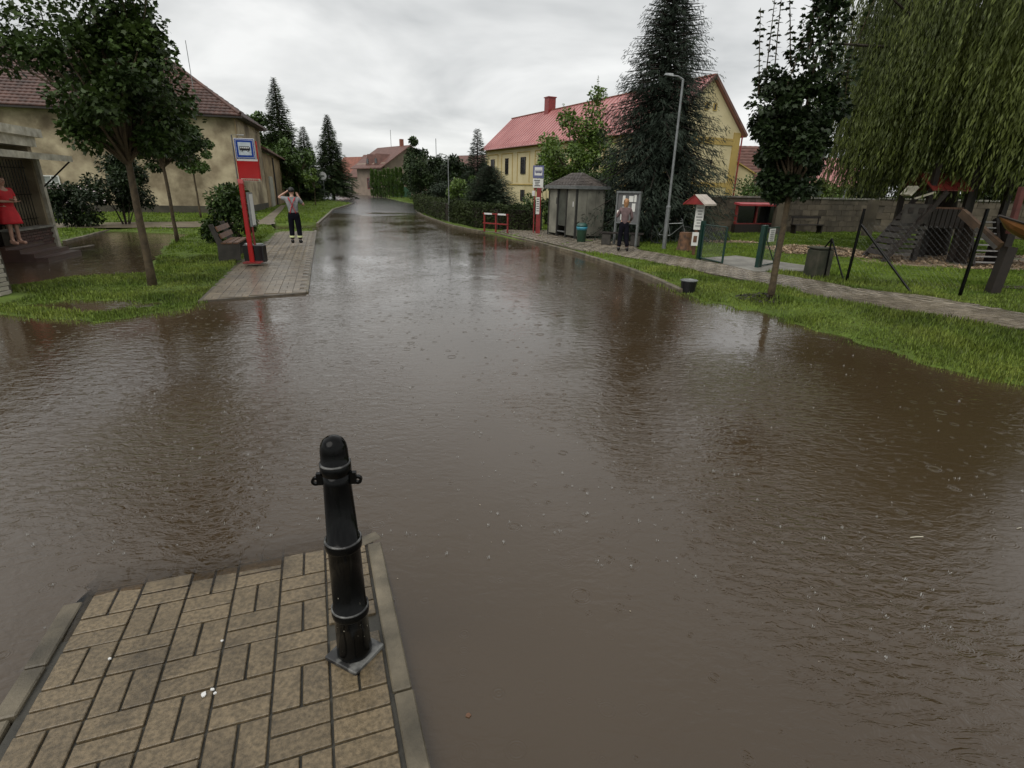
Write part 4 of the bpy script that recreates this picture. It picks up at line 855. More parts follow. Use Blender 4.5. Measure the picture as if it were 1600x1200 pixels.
maple('bright green tree between the yellow house and the bus shelter', ground_at(897, 36) and (at(897, 300, 36).x, 36, .12), (.1, 0, 0), 1.6, .14, (0, 0, 3.3), (1.9, 1.8, 1.9), 34, 9000, .17, leafl, 5, name='leafy_tree', shl=(.8, 1.4), asym=[(.5, 0, 5.3, .7), (.75, 0, 6.0, .5), (.85, 0, 6.6, .35), (.2, 0, 4.9, .8), (-.6, 0, 5.1, .4)], label=None) if False else maple('bright green tree between the yellow house and the bus shelter', (at(897, 300, 36).x, 36, .12), (.1, 0, 0), 1.6, .14, (0, 0, 3.3), (2.45, 2.1, 2.1), 46, 15000, .16, leafl, 5, name='leafy_tree', shl=(.6, 1.0), asym=[(.6, 0, 5.6, .7), (.9, 0, 6.5, .55), (1.1, 0, 7.3, .4), (.2, 0, 5.2, .9), (-.7, 0, 6.0, .45), (-.3, 0, 5.6, .6), (1.2, 0, 5.4, .5)])
maple('pale green loose tree left of the tallest far spruce', ground_at(421, 64), (.1, 0, 0), 2., .14, (0, 0, 5.0), (2.7, 2.4, 3.4), 36, 6000, .3, leafm, 0, name='leafy_tree')
maple('rounded green tree in front of the far spruces', ground_at(466, 58), (.1, 0, 0), 1.6, .1, (0, 0, 3.6), (2.3, 1.8, 2.4), 30, 5200, .24, leafm, 0, name='leafy_tree')
maple('light sapling between the far spruces and the road', ground_at(491, 52), (.05, 0, 0), 1.3, .04, (0, 0, 2.1), (.8, .7, .9), 12, 1200, .16, leafl, 0, name='sapling')
maple('dark leafy tree at the barn end left of the far spruces', ground_at(446, 56), (.0, 0, 0), 1.3, .12, (0, 0, 2.5), (1.9, 1.5, 1.9), 22, 2600, .26, leafd, 0, name='leafy_tree')
# dark garden shrubs in the middle distance
bush('pine_tree', 'dark bushy pine right of the dormer house', ground_at(649, 74), 1.9, 7.9, 5000, .26, needle2, 22, 'oval', cat='tree')
bush('yew_shrub', 'broad dark yew below the pine', ground_at(664, 66), 2.6, 5.2, 4600, .22, needle2, 22, 'oval')
bush('yew_shrub', 'dark evergreen shrub left of the thin grey lamp post', ground_at(684, 58), 2.2, 4.6, 3200, .24, leafk, 18)
bush('yew_shrub', 'dark evergreen shrub right of the thin grey lamp post', ground_at(716, 56), 2.3, 4.7, 3200, .24, leafk, 18)
bush('yew_shrub', 'dark shrub in front of the small pointed spruce', ground_at(736, 60), 2.3, 4.4, 3000, .24, leafk, 18)
bush('grey_shrub', 'greyish low conifer just left of the thin grey lamp post', ground_at(689, 47), 1.1, 2.4, 1800, .14, needle3, 12, 'oval')
bush('yellow_green_shrub', 'small yellow green shrub left of the large round conifer', ground_at(716, 42), 1.1, 2.5, 1700, .14, leafl, 10)
conifer('round_conifer', 'large broad blue green conifer behind the clipped hedge', ground_at(766, 37), 3.25, 2.5, needle3, 420, 90, .30, sag=.2, droop=.12, z0=.03, pw=.55, trunk_r=.08)
bush('yellow_green_shrub', 'light shrub peeking out above the round conifer', ground_at(742, 39), .8, 2.9, 1200, .13, leafm, 8)
bush('green_shrub', 'green shrub between the hedge and the second bus stop', ground_at(822, 31), 1.0, 1.9, 2200, .11, leafm, 12)
bush('green_shrub', 'tall green shrub right of the second bus stop, left of the shelter', ground_at(856, 32), 1.0, 2.6, 2400, .12, leafm, 12)
bush('green_shrub', 'leafy shrub behind the bus shelter', ground_at(925, 31), 1.6, 3.2, 3600, .13, leafd, 16)
# thuja row far away
for k in range(8):
    px_ = 583+k*6.3; Y_ = 84-k*.8; q = ground_at(px_, Y_); r = root('thuja_tree', ['leftmost and tallest slim thuja of the row at the dormer house', 'second slim thuja from the left before the dormer house', 'third slim thuja from the left before the dormer house', 'fourth slim thuja from the left before the dormer house', 'fourth slim thuja from the green fence before the dormer house', 'third slim thuja counted from the green fence end', 'second slim thuja counted from the green fence end', 'last slim thuja of the row, next to the green fence'][k], 'tree', q, 'row of slim thujas before the dormer house')
    H_ = 3.7-(.12*(k % 3)); MB().tube([(0, 0, -.1), (0, 0, H_*.7)], [.06, .02], 6).build('trunk', barkd, r, world=False)
    n = 420; t_ = RS.rand(n); a = RS.rand(n)*6.28; rad = .33*(1-t_)**.45*(.75+.3*RS.rand(n)); P = np.stack([np.cos(a)*rad, np.sin(a)*rad, .1+t_*H_], 1); D = np.stack([np.cos(a)*.5, np.sin(a)*.5, np.ones(n)], 1)
    leaves('crown', P, D, .32, leafm, r, 'oval')
# hedge with scalloped top
def hedge(label, pts, w, h, scal, n, m=hedgem):
    P0 = np.array(pts); d = np.r_[0, np.cumsum(np.hypot(*np.diff(P0, axis=0).T))]; L_ = d[-1]; r = root('hedge', label, 'hedge', (P0[0][0], P0[0][1], .1))
    core = MB(); K = 40
    for i in range(K):
        a = [np.interp(i/K*L_, d, P0[:, j]) for j in (0, 1)]; b = [np.interp((i+1)/K*L_, d, P0[:, j]) for j in (0, 1)]
        core.bar((a[0], a[1], .1+h*.45), (b[0], b[1], .1+h*.45), h*.8, w*.8) if False else core.box(((a[0]+b[0])/2, (a[1]+b[1])/2, .1+h*.42), (L_/K+.02, w*.75, h*.8), rz=math.atan2(b[1]-a[1], b[0]-a[0]))
    core.build('twigs', barkd, r)
    s_ = RS.rand(n)*L_; x = np.interp(s_, d, P0[:, 0]); y = np.interp(s_, d, P0[:, 1]); e = 1e-2; tx = np.interp(s_+e, d, P0[:, 0])-np.interp(s_-e, d, P0[:, 0]); ty = np.interp(s_+e, d, P0[:, 1])-np.interp(s_-e, d, P0[:, 1]); q = np.hypot(tx, ty)+1e-9; nx_, ny_ = -ty/q, tx/q
    face = RS.randint(0, 3, n); hh = h*(1-.0)+(scal*np.abs(np.sin(s_*math.pi/1.25))-scal if scal else 0)*1.0
    o = np.where(face == 0, -w/2, np.where(face == 1, w/2, (RS.rand(n)-.5)*w)); z = np.where(face == 2, hh, RS.rand(n)*hh)
    j = RS.normal(0, .03, (n, 3)); P = np.stack([x+nx_*o, y+ny_*o, z], 1)+j; P[:, :2] -= np.array(P0[0]); D = rdir(n)+np.stack([nx_*np.sign(o), ny_*np.sign(o), np.ones(n)*.4], 1)*.6
    leaves('foliage', P, D, .085, m, r, 'oval'); return r
ha = [tuple(gp(px_, py_, .1)[:2]) for px_, py_ in ((650, 326), (656, 331), (680, 340), (702, 347))]; ha = [(x+.1, y+.8) for x, y in ha]
hedge('clipped hedge with wavy top left of the thin lamp post', ha, .8, 1.2, .32, 14000)
hb = [tuple(gp(px_, py_, .1)[:2]) for px_, py_ in ((704, 348), (745, 357), (775, 360), (838, 363))]; hb = [(x+.2, y+.9) for x, y in hb]
hedge('clipped hedge with wavy top behind the red railing', hb, .8, 1.15, .2, 16000)
# left side shrubs
g_ = gp(346, 384, .1); bush('lilac_shrub', 'dark leafy shrub growing behind the bench', (g_.x-.15, g_.y+1.3, .08), 1.05, 1.85, 3000, .12, leafd, 16, group=None)
q = gp(128, 354, .12); wsb = bush('flowering_shrub', 'dark shrub with white flowers between the shop and the large maple', (q.x, q.y, .1), 1.15, 1.75, 3200, .12, leafk, 16)
n = 170; a = RS.rand(n)*6.28; t_ = RS.rand(n); P = np.stack([np.cos(a)*1.1*t_**.4, np.sin(a)*1.1*t_**.4, .6+1.1*RS.rand(n)], 1); leaves('blossoms', P, rdir(n), .075, petal, wsb, 'oval')
q = gp(178, 352, .12); bush('dark_shrub', 'tall dark evergreen shrub behind the trunk of the large maple', (q.x, q.y+.8, .1), 1.35, 3.1, 5200, .13, leafk, 22)
q = gp(505, 318, .1)
# greenery behind the garden wall
for k, (px_, Y_, R_, H_, m_, lab) in enumerate(((1185, 40, 2.4, 2.9, leafm, 'green bush behind the garden wall above the red kiosk roof'), (1228, 38, 1.8, 2.7, leafd, 'dark bush behind the wall at the young maple'), (1268, 38, 1.6, 2.8, leafm, 'bush behind the garden wall below the pink shed roof'), (1300, 37, 1.5, 2.8, leafl, 'yellow green bush behind the wall beside the tall grey pole'), (1345, 40, 2.0, 3.6, leafd, 'dark tree behind the wall at the edge of the willow'))):
    bush('garden_bush', lab, ground_at(px_, Y_), R_, H_, 2600, .16, m_, 14)
for k, (px_, Y_, R_, H_, lab) in enumerate(((1400, 36, 2.6, 5.0, 'dark conifer behind the wall and play tower'), (1480, 37, 3.0, 6.0, 'dark tree behind the wall right of the play tower'), (1565, 35, 2.8, 4.4, 'dark blue green conifer behind the wall at the right edge'), (1650, 34, 3.0, 6.0, 'dark tree beyond the right edge behind the wall'))):
    bush('dark_tree', lab, ground_at(px_, Y_), R_, H_, 4200, .26, [leafk, leafd, needle3, leafk][k], 20, cat='tree')
# weeping willow
wb_ = Vector((14.9, 19.6, .1)); wt = root('willow_tree', 'huge weeping willow hanging over the playground at the upper right', 'tree', wb_)
MB().tube([(0, 0, -.2), (.05, 0, 1.2), (-.1, .1, 2.6), (0, .1, 4.5), (.2, 0, 7)], [.42, .33, .3, .24, .1], 12).build('trunk', barkd, wt, smooth=True, world=False)
mb = MB(); tips = []
for k in range(44):
    a = k*2.399; L_ = random.uniform(1.2, 6.4); top = random.uniform(6.5, 13.5)-L_*.45; st = Vector((0, .1, random.uniform(2.6, 6.5))); e = Vector((math.cos(a)*L_, math.sin(a)*L_, top)); m_ = st.lerp(e, .5)+Vector((0, 0, 1.0)); mb.tube([st, m_, e], [.11, .06, .02], 6); tips.append((st, m_, e))
mb.build('limbs', barkd, wt, world=False)
P = []; D = []; T_ = []; mb = MB(); NS = 8800
for s_ in range(NS):
    st, m_, e = random.choice(tips); t_ = random.random()**.6; q = st.lerp(m_, t_).lerp(m_.lerp(e, t_), t_); q = q+Vector((random.gauss(0, .7), random.gauss(0, .7), random.gauss(0, .45)))
    if q.x < -3.9-.0*q.z: continue
    rad = math.hypot(q.x, q.y); low = 1.85+random.random()**1.6*3.2 if rad > 1.5 else 3.0+random.random()*2; L_ = min(max(.8, q.z-low), random.uniform(2.0, 7.5)); out_ = Vector((q.x, q.y, 0)).normalized() if rad > .01 else Vector((1, 0, 0)); sw = Vector((-.10, 0, 0)); tt_ = random.random()
    n = int(L_/.085)
    for k in range(n):
        f_ = k/n; z = q.z-L_*f_; p_ = (q.x+out_.x*.35*math.sin(f_*1.6)+sw.x*f_*L_*.6+random.gauss(0, .02), q.y+out_.y*.35*math.sin(f_*1.6)+random.gauss(0, .02), z)
        P.append(p_); a = random.random()*6.28; D.append((math.cos(a)*.26+sw.x, math.sin(a)*.26, -1)); T_.append(.25*tt_+.3*random.random()+.4*min(1, rad/5))
P = np.array(P); D = np.array(D); keep = P[:, 2] > 1.9; leaves('crown', P[keep], D[keep], .165, leafw, wt, 'slim', np.array(T_)[keep])
# ------------------------------------------------------------------ grass
EXC = [np.array(G2([(394, 352), (412, 341), (427, 330), (439, 322), (448, 322), (441, 330), (431, 341), (426, 352)], .1)), np.array(PLAT), np.array(SHPAV), np.array(PAD), np.array(list(PATHLO)+list(reversed(PATHHI))), np.array(PATHL)]
_a, _b, _c = gp(1275, 392, .14), gp(1500, 405, .14), gp(1135, 377, .14)
CHIPZ = [(_a.x, _a.y, 1.7, 1.7), (_b.x+.6, _b.y, 4.6, 2.5), (_c.x, _c.y, 1.7, .55)]
def wallzone(x, y):
    return np.zeros(x.shape, bool)
BL = [(-.08, 0, 0), (.08, 0, 0), (.05, .12, .55), (.0, .42, 1.), (-.045, .12, .55)]; BLF = [(0, 1, 2, 3, 4)]
def grow(name, n, r0, r1, a0, a1, h, m, label, w=1., wet=.03):
    r_ = np.exp(RS.uniform(math.log(r0), math.log(r1), n)); a = RS.uniform(a0, a1, n); x = r_*np.sin(a); y = r_*np.cos(a)
    z = zground(x, y); s1 = np.minimum(sdf(x, y, Wpoly), sdf(x, y, W2)); ok = (z > -wet) & (s1 > -.5) & ((y < 12.5) | (s1 > .12))
    for E_ in EXC: ok &= ~inpoly(x, y, E_)
    ok &= (z > .008) | (RS.rand(n) > .70); ok &= ~((sdf(x, y, np.array(PLAT)) < .3) & (s1 < .35) & (x > -5.5))
    sx_ = (x+13.9)*.958+(y-16.5)*.285; ss = (x+13.9)*.285-(y-16.5)*.958; ok &= ~((sx_ < 1.1) & (ss > -.3) & (ss < 9)); ok &= ~((x < -8.7) & (y > 9.0) & (y < 9.7))
    for cx_, cy_, rx_, ry_ in CHIPZ: ok &= ~(((x-cx_)/rx_)**2+((y-cy_)/ry_)**2+(vnoise(x, y, 1.1, 9)-.5)*.9 < .85)
    ok &= (vnoise(x, y, 1.3, 12) > .16) | (RS.rand(n) > .5)
    x, y, z, r_ = x[ok], y[ok], z[ok], r_[ok]; k = len(x); hh = h*(.5+.9*RS.rand(k))*(.35+1.25*vnoise(x, y, 1.6, 6))*np.clip(.7+.012*r_, .7, 1.1); yaw = RS.rand(k)*6.28; lean = RS.uniform(.1, .9, k)
    P = np.stack([x, y, z-.01], 1); wd = (w*.085*np.clip(r_/8, .8, 4)*(.7+.6*RS.rand(k)))[:, None]; cy, sy = np.cos(yaw), np.sin(yaw)
    X = np.stack([cy, sy, cy*0], 1)*wd; Y = np.stack([-sy, cy, cy*0], 1)*(hh*lean*1.1)[:, None]; Z = np.tile([0, 0, 1.], (k, 1))*hh[:, None]
    V, F, tt = scatter(BL, BLF, P, X, Y, Z, np.clip(.75*RS.rand(k)+.35*vnoise(x, y, .7, 8)-.05, 0, 1)); o = link(name, npmesh(name, V, F, tt), m); tag(o, label, 'grass', kind='stuff'); return o
grow('lawn_grass', 210000, 5.5, 16, .12, .95, .085, grassm, 'wet bright green grass on the right verge between water and playground')
grow('lawn_grass', 170000, 15.5, 48, .05, .95, .06, grassfar, 'green lawn of the playground and under the spruce', w=1.0)
grow('lawn_grass', 130000, 8.5, 18, -.95, -.36, .062, grassm, 'wet green grass round the large left maple and beside the bus platform')
grow('lawn_grass', 150000, 18, 85, -.95, -.16, .065, grassfar, 'green grass strips before the tan house and beside the far road', w=1.0)
# chips
dirt = mat('trodden sandy soil', (.15, .11, .07), .6, .3, 2., .01, 20, col2=(.27, .21, .14))
for cx_, cy_, rx_, ry_ in CHIPZ:
    V = []; F = []; na, nr = 40, 8
    for i in range(nr+1):
        for k in range(na):
            a = 2*math.pi*k/na; q = i/nr*(1+.10*math.sin(3*a+cx_)+.06*math.sin(7*a)); V.append((cx_+rx_*q*math.cos(a), cy_+ry_*q*math.sin(a), 0))
    V = np.array(V); V[:, 2] = zground(V[:, 0], V[:, 1])+.008
    F = [(i*na+k, (i+1)*na+k, (i+1)*na+(k+1) % na, i*na+(k+1) % na) for i in range(nr) for k in range(na)]
    link('sandy_ground', npmesh('sandy_ground', V, F), dirt, None, True, 'structure')
def chip_patch(label, cx_, cy_, rx_, ry_, n, zt=.02):
    a = RS.rand(n)*6.28; q = RS.rand(n)**.5; x = cx_+rx_*q*np.cos(a)+RS.normal(0, .1, n); y = cy_+ry_*q*np.sin(a)+RS.normal(0, .08, n); keep = vnoise(x, y, 1.4, 5) > .3; x, y = x[keep], y[keep]; k = len(x)
    P = np.stack([x, y, zground(x, y)+.012+RS.rand(k)*zt], 1); X, Y, Z = frames(rdir(k)*np.array([1, 1, .25])); s_ = (.05+.07*RS.rand(k))[:, None]; V, F, tt = scatter(OVAL, OVALF, P, X*s_, Y*s_, Z*s_); tag(link('wood_chips', npmesh('wood_chips', V, F, tt), chips), label, 'wood chips', kind='stuff')
q = gp(1275, 392, .14); chip_patch('pale heap of wood chips on the lawn left of the play tower', q.x, q.y, 1.7, 1.6, 6500, .09)
q = gp(1500, 405, .14); chip_patch('layer of wood chips under the play tower and the willow', q.x+.3, q.y, 3.8, 2.3, 16000)
q = gp(1135, 377, .14); chip_patch('thin sandy strip across the playground lawn', q.x, q.y, 1.6, .5, 1500)
# ------------------------------------------------------------------ people
def skinned(name, V, E, R, m, parent, sub=2, rootv=0):
    me = bpy.data.meshes.new(name); me.from_pydata(V, E, []); o = bpy.data.objects.new(name, me); COL.objects.link(o)
    md = o.modifiers.new('skin', 'SKIN'); md.use_smooth_shade = True
    for i, r in enumerate(R):
        sv = me.skin_vertices[0].data[i]; sv.radius = (r, r) if isinstance(r, (int, float)) else r; sv.use_root = (i == rootv)
    s_ = o.modifiers.new('sub', 'SUBSURF'); s_.levels = sub
    dg = bpy.context.evaluated_depsgraph_get(); nm_ = bpy.data.meshes.new_from_object(o.evaluated_get(dg)); nm_.name = name
    o.modifiers.clear(); o.data = nm_; bpy.data.meshes.remove(me); nm_.materials.clear(); nm_.materials.append(m)
    nm_.polygons.foreach_set('use_smooth', np.ones(len(nm_.polygons), bool))
    if parent: o.parent = parent
    return o
def person(label, loc, rz, H, arms, legs, top, bottom, shoe, hairm, hair='short', skirt=None, lean=0., sleeve=1, legskin=False, head_tilt=0., width=1.):
    """arms: [(elbow, wrist)] for left(-x) and right(+x); legs: [(knee, ankle)]; faces +y; heights for 1.78 m"""
    k = H/1.78; r = root('person', label, 'person', loc, rz=rz); s3 = lambda p: (p[0]*k, p[1]*k, p[2]*k)
    V = []; E = []; R = []
    def v(p, rad, par=None):
        V.append(s3(p)); R.append(rad*k if not isinstance(rad, tuple) else (rad[0]*k, rad[1]*k)); i = len(V)-1
        if par is not None: E.append((par, i))
        return i
    L_ = lean; w = width
    pel = v((0, 0, .96), (.118*w, .085*w)); sp = v((0, L_*.4, 1.14), (.12*w, .095*w), pel); ch = v((0, L_*.8, 1.34), (.145*w, .105*w), sp); nb = v((0, L_, 1.47), .068, ch); nk = v((0, L_+.01, 1.53), .052, nb)
    ht = head_tilt
    h1_ = v((ht*.3, L_+.03, 1.59), (.068, .075), nk); h2_ = v((ht*.6, L_+.035, 1.66), (.08, .098), h1_); h3_ = v((ht, L_+.02, 1.73), (.068, .08), h2_)
    v((ht*.5, L_+.145, 1.645), .013, h2_)
    for sx__ in (-1, 1): v((ht*.5+sx__*.088, L_+.02, 1.65), .014, h2_)
    arms_i = []
    for (s_, (el, wr)) in zip((-1, 1), arms):
        sh_ = v((s_*.17*w, L_*.95, 1.42), .058, ch); e_ = v(el, .042, sh_); wv = v(wr, .027, e_)
        d = (Vector(wr)-Vector(el)).normalized(); q = Vector((0, 0, 1)) if abs(d.z) < .8 else Vector((0, 1, 0)); x_ = d.cross(q).normalized()
        pm = v(tuple(Vector(wr)+d*.07), .028, wv)
        for f_, (off, ln) in enumerate(((-.030, .07), (-.010, .085), (.010, .08), (.030, .062))):
            a_ = v(tuple(Vector(wr)+d*.10+x_*off), .0095, pm); b_ = v(tuple(Vector(wr)+d*(.10+ln*.6)+x_*off*1.1+x_.cross(d)*.01), .009, a_); v(tuple(Vector(wr)+d*(.10+ln)+x_*off*1.1+x_.cross(d)*.03), .008, b_)
        t1 = v(tuple(Vector(wr)+d*.045-x_*.04), .011, wv); v(tuple(Vector(wr)+d*.085-x_*.058), .009, t1)
        arms_i.append((sh_, e_, wv))
    for (s_, (kn, an_)) in zip((-1, 1), legs):
        hp = v((s_*.085, 0, .90), (.09*w, .088*w), pel); kk = v(kn, .056, hp); aa = v(an_, .037, kk); v((an_[0]+s_*.015, an_[1]+.13, .035), .032, aa); v((an_[0], an_[1]-.035, .035), .03, aa)
    skinned('body', V, E, R, skin, r)
    # top garment
    V, E, R = [], [], []
    pel = v((0, 0, .87), (.158*w, .13*w)); sp = v((0, L_*.4, 1.14), (.145*w, .12*w), pel); ch = v((0, L_*.8, 1.35), (.172*w, .128*w), sp); v((0, L_, 1.475), .075, ch)
    for (s_, (el, wr)) in zip((-1, 1), arms):
        sh_ = v((s_*.175*w, L_*.95, 1.425), .072, ch); el = Vector(el); wr = Vector(wr)
        if sleeve == 1: e_ = v(tuple(el), .055, sh_); v(tuple(el.lerp(wr, .9)), .038, e_)
        elif sleeve == .5: v(tuple(Vector((s_*.175*w, L_*.95, 1.425)).lerp(el, .72)), .062, sh_)
        else: pass
    skinned('top', V, E, R, top, r)
    if skirt is not None:
        prof_ = [(.150*w, 1.0), (.165*w, .92), (.20*w, .78), (.225*w, .62), (.235*w, .56), (.225*w, .555)]; n = 28; mb = MB(); vs = []; fs = []
        for j, (rad, z) in enumerate(prof_):
            for q in range(n): a = 2*math.pi*q/n; rr2 = rad*(1+.07*math.sin(a*7)*min(1, (1.0-z)*2.5)); vs.append((rr2*k*math.cos(a), rr2*k*.8*math.sin(a), z*k))
        for j in range(len(prof_)-1):
            for q in range(n): fs.append((j*n+q, j*n+(q+1) % n, (j+1)*n+(q+1) % n, (j+1)*n+q))
        mb.add(vs, fs); mb.build('skirt', skirt, r, smooth=True, world=False)
    if bottom:
        V, E, R = [], [], []
        pel = v((0, 0, .965), (.150*w, .125*w)); v((0, 0, 1.08), (.150*w, .122*w), pel)
        for (s_, (kn, an_)) in zip((-1, 1), legs): hp = v((s_*.09, 0, .86), (.108*w, .105*w), pel); kk = v(kn, .092, hp); v((an_[0], an_[1], an_[2]+.03), .076, kk)
        skinned('trousers', V, E, R, bottom, r)
    for (s_, (kn, an_)) in zip((-1, 1), legs):
        V, E, R = [], [], []
        t0 = v((an_[0], an_[1]-.01, an_[2]+.06), .06); a_ = v((an_[0], an_[1]-.03, an_[2]-.045), .062, t0); b_ = v((an_[0]+s_*.008, an_[1]+.06, an_[2]-.045), .058, a_); v((an_[0]+s_*.015, an_[1]+.18, an_[2]-.055), .048, b_)
        skinned('shoe', V, E, R, shoe, r, 1)
    bm = bmesh.new(); bmesh.ops.create_icosphere(bm, subdivisions=4, radius=1.0); hm = bpy.data.meshes.new('hair')
    for q in bm.verts:
        x, y, z = q.co; n_ = math.sin(x*23)*math.sin(y*19+z*7)*.035; f_ = 1+n_
        px_, py_, pz_ = x*.093*f_, y*.104*f_, z*.10*f_
        if y > .35 and z < .45: py_ = .045; px_ *= .9
        if hair == 'short' and z < -.45: pz_ = -.05
        if hair != 'short' and z < 0 and y < .35: pz_ = z*.27*(1+n_); px_ *= 1-.25*abs(z)**2; py_ = py_*(1-.35*abs(z))-.02*abs(z)
        q.co = ((px_+ht*.7)*k, (py_+L_+.005)*k, (pz_+1.685)*k)
    bm.to_mesh(hm); bm.free(); link('hair', hm, hairm, r, True)
    # face: eyes and mouth
    eyem = mat('eye', (.02, .015, .01), .2, .1, 5); mb = MB()
    for sx__ in (-1, 1): mb.lathe([(.001, -.008), (.009, -.004), (.009, .004), (.001, .008)], 8, (sx__*.03*k+ht*.5, (L_+.118)*k, 1.665*k))
    mb.build('eyes', eyem, r, world=False); MB().box((ht*.4, (L_+.112)*k, 1.605*k), (.045*k, .012, .012)).build('mouth', mat('lips', (.30, .09, .08), .4), r, world=False)
    return r, k
black_c = mat('black cloth', (.006, .006, .010), .85, .3, 8, .002, 60, spec=.1); greyc = mat('grey t-shirt', (.21, .215, .22), .8, .15, 9, .003, 40); hairb = mat('black hair', (.008, .007, .006), .5, .3, 30); hairo = mat('copper blond hair', (.30, .155, .07), .6, .45, 14); mauve = mat('mauve grey jacket', (.13, .085, .085), .8, .2, 9, .003, 40); redc = mat('red dress', (.48, .012, .018), .7, .15, 6, .003, 30); shoeb = mat('black shoe', (.012, .012, .012), .4)
g_ = gp(464, 380, .14)
fm, k = person('fireman seen from behind in black trousers with crossed red braces, hands raised to his head', (g_.x, g_.y, .128), math.radians(14), 1.80, [((-.42, .02, 1.46), (-.17, .10, 1.63)), ((.34, .10, 1.22), (.19, .24, 1.47))], [((-.115, .03, .50), (-.12, .0, .10)), ((.115, .03, .50), (.125, 0, .10))], greyc, black_c, shoeb, hairb, 'short', sleeve=.5, width=1.1)
bracem = mat('red braces', (.40, .012, .02), .6)
for pts in ([(-.105, -.06, 1.47), (-.06, -.142, 1.36), (0, -.138, 1.22), (.05, -.13, 1.10), (.085, -.125, .98)], [(.105, -.06, 1.47), (.06, -.143, 1.36), (0, -.141, 1.22), (-.05, -.131, 1.10), (-.085, -.125, .98)]):
    mb = MB()
    for a, b in zip(pts[:-1], pts[1:]): mb.bar((a[0]*k, a[1]*k, a[2]*k), (b[0]*k, b[1]*k, b[2]*k), .036, .016)
    mb.build('brace', bracem, fm, world=False)
refl = mat('reflective band', (.62, .66, .35), .4)
for s_ in (-1, 1): MB().lathe([(.075, .205), (.090, .206), (.090, .262), (.076, .264)], 16, (s_*.119, .012, 0)).build('reflective_band', refl, fm, world=False)
MB().box((-.13*1, .17, 1.66*k), (.08, .012, .15), rz=.2).build('held_phone', blackp, None)
o = bpy.data.objects['held_phone']; o.parent = None; rot = Matrix.Rotation(math.radians(14), 4, 'Z'); o.matrix_world = Matrix.Translation((g_.x, g_.y, .128)) @ rot; tag(o, 'dark phone held up in front of the face of the fireman', 'phone')
g_ = gp(972, 392, .15)
wm2, k = person('woman with copper blond hair in a mauve jacket and black trousers reading the notice board', (g_.x, g_.y, .15), math.radians(-8), 1.66, [((-.27, .05, 1.16), (-.24, .24, 1.25)), ((.25, .02, 1.15), (.20, .20, 1.02))], [((-.11, .06, .50), (-.13, .02, .10)), ((.10, -.01, .50), (.16, -.06, .10))], mauve, black_c, shoeb, hairo, 'long', width=.93)
ph_ = MB().box((-.24*k, .36*k, 1.30*k), (.08, .02, .15), rx=-.4).build('leaflet', paper, None); ph_.matrix_world = Matrix.Translation((g_.x, g_.y, .15)) @ Matrix.Rotation(math.radians(-8), 4, 'Z'); tag(ph_, 'small white leaflet in the left hand of the woman at the board', 'leaflet')
g_ = gp(27, 381, .42)
wr_, k = person('barefoot woman in a short red dress standing with folded arms on the shop step', (g_.x, g_.y, .40), math.radians(-95), 1.68, [((-.25, .06, 1.15), (-.02, .22, 1.17)), ((.25, .06, 1.14), (.03, .24, 1.13))], [((-.09, .02, .50), (-.10, .0, .10)), ((.09, .03, .50), (.11, 0, .10))], redc, None, skin, mat('brown hair', (.04, .02, .012), .5), 'long', skirt=redc, sleeve=.5, width=1.22)
# ------------------------------------------------------------------ bus stops
def bus_glyph(F_, cx_, cz_, s_, parent, m):
    """side view of a bus, flat plates on the sign face (outward = -y)"""
    y = -.012; g_ = []
    def plate(poly, m_, yy, nm_): return MB(F_).add([(cx_+x*s_, yy, cz_+z*s_) for x, z in poly]+[(cx_+x*s_, yy+.006, cz_+z*s_) for x, z in poly], [tuple(range(len(poly))), tuple(range(2*len(poly)-1, len(poly)-1, -1))]).build(nm_, m_, parent)
    plate([(-.42, -.14), (.44, -.14), (.46, -.02), (.42, .17), (.38, .2), (-.38, .2), (-.42, .17)], m, y, 'bus_symbol')
    for k in range(5):
        x = -.36+k*.155; plate([(x, .03), (x+.12, .03), (x+.12, .15), (x, .15)], whitep, y-.008, 'bus_window')
    for x in (-.25, .26):
        c = [(x+.075*math.cos(a), -.15+.075*math.sin(a)) for a in np.linspace(0, 2*math.pi, 13)[:-1]]; plate(c, m, y-.004, 'bus_wheel'); c = [(x+.03*math.cos(a), -.15+.03*math.sin(a)) for a in np.linspace(0, 2*math.pi, 9)[:-1]]; plate(c, whitep, y-.012, 'wheel_hub')
blackink = mat('black ink', (.012, .012, .015), .5)
g_ = gp(394, 410, .13); bs = root('bus_stop', 'red bus stop post with blue bus sign above a red panel on the left platform', 'bus stop', (g_.x, g_.y, .12))
FB2 = frame((g_.x+.03, g_.y, .12), (.985, .17))    # x right, outward to the camera is -y
MB(FB2).box((0, 0, .012), (.42, .30, .03)).build('foot_plate', redp2, bs)
MB(FB2).box((-.02, 0, .98), (.105, .09, 1.92)).build('mast', redp, bs, bevel=.01); MB(FB2).box((-.02, .0, 1.95), (.115, .10, .10)).build('mast_cap', mat('faded pink cap', (.6, .12, .12), .4), bs)
MB(FB2).box((.10, .0, 1.04), (.035, .05, 1.2)).build('rail', redp2, bs)
tf = MB(FB2).box((.135, -.01, 1.30), (.05, .34, .80)).build('timetable_frame', greyst, bs); MB(FB2).box((.135, -.01, 1.30), (.056, .29, .73)).build('timetable', paper, tf)
fr_ = MB(FB2); fr_.tube([(-.10, .05, 1.9), (-.10, .05, 2.98), (.18, .05, 2.98)], .016, 6); fr_.build('hanger', greyst, bs)
MB(FB2).box((-.04, .05, 2.4), (.04, .045, 1.0)).build('upright', redp, bs)
sg = MB(FB2).box((.18, 0, 2.68), (.455, .04, .455)).build('sign_plate', whitep, bs, bevel=.006); MB(FB2).box((.18, -.004, 2.68), (.43, .045, .43)).build('blue_field', bluep, sg)
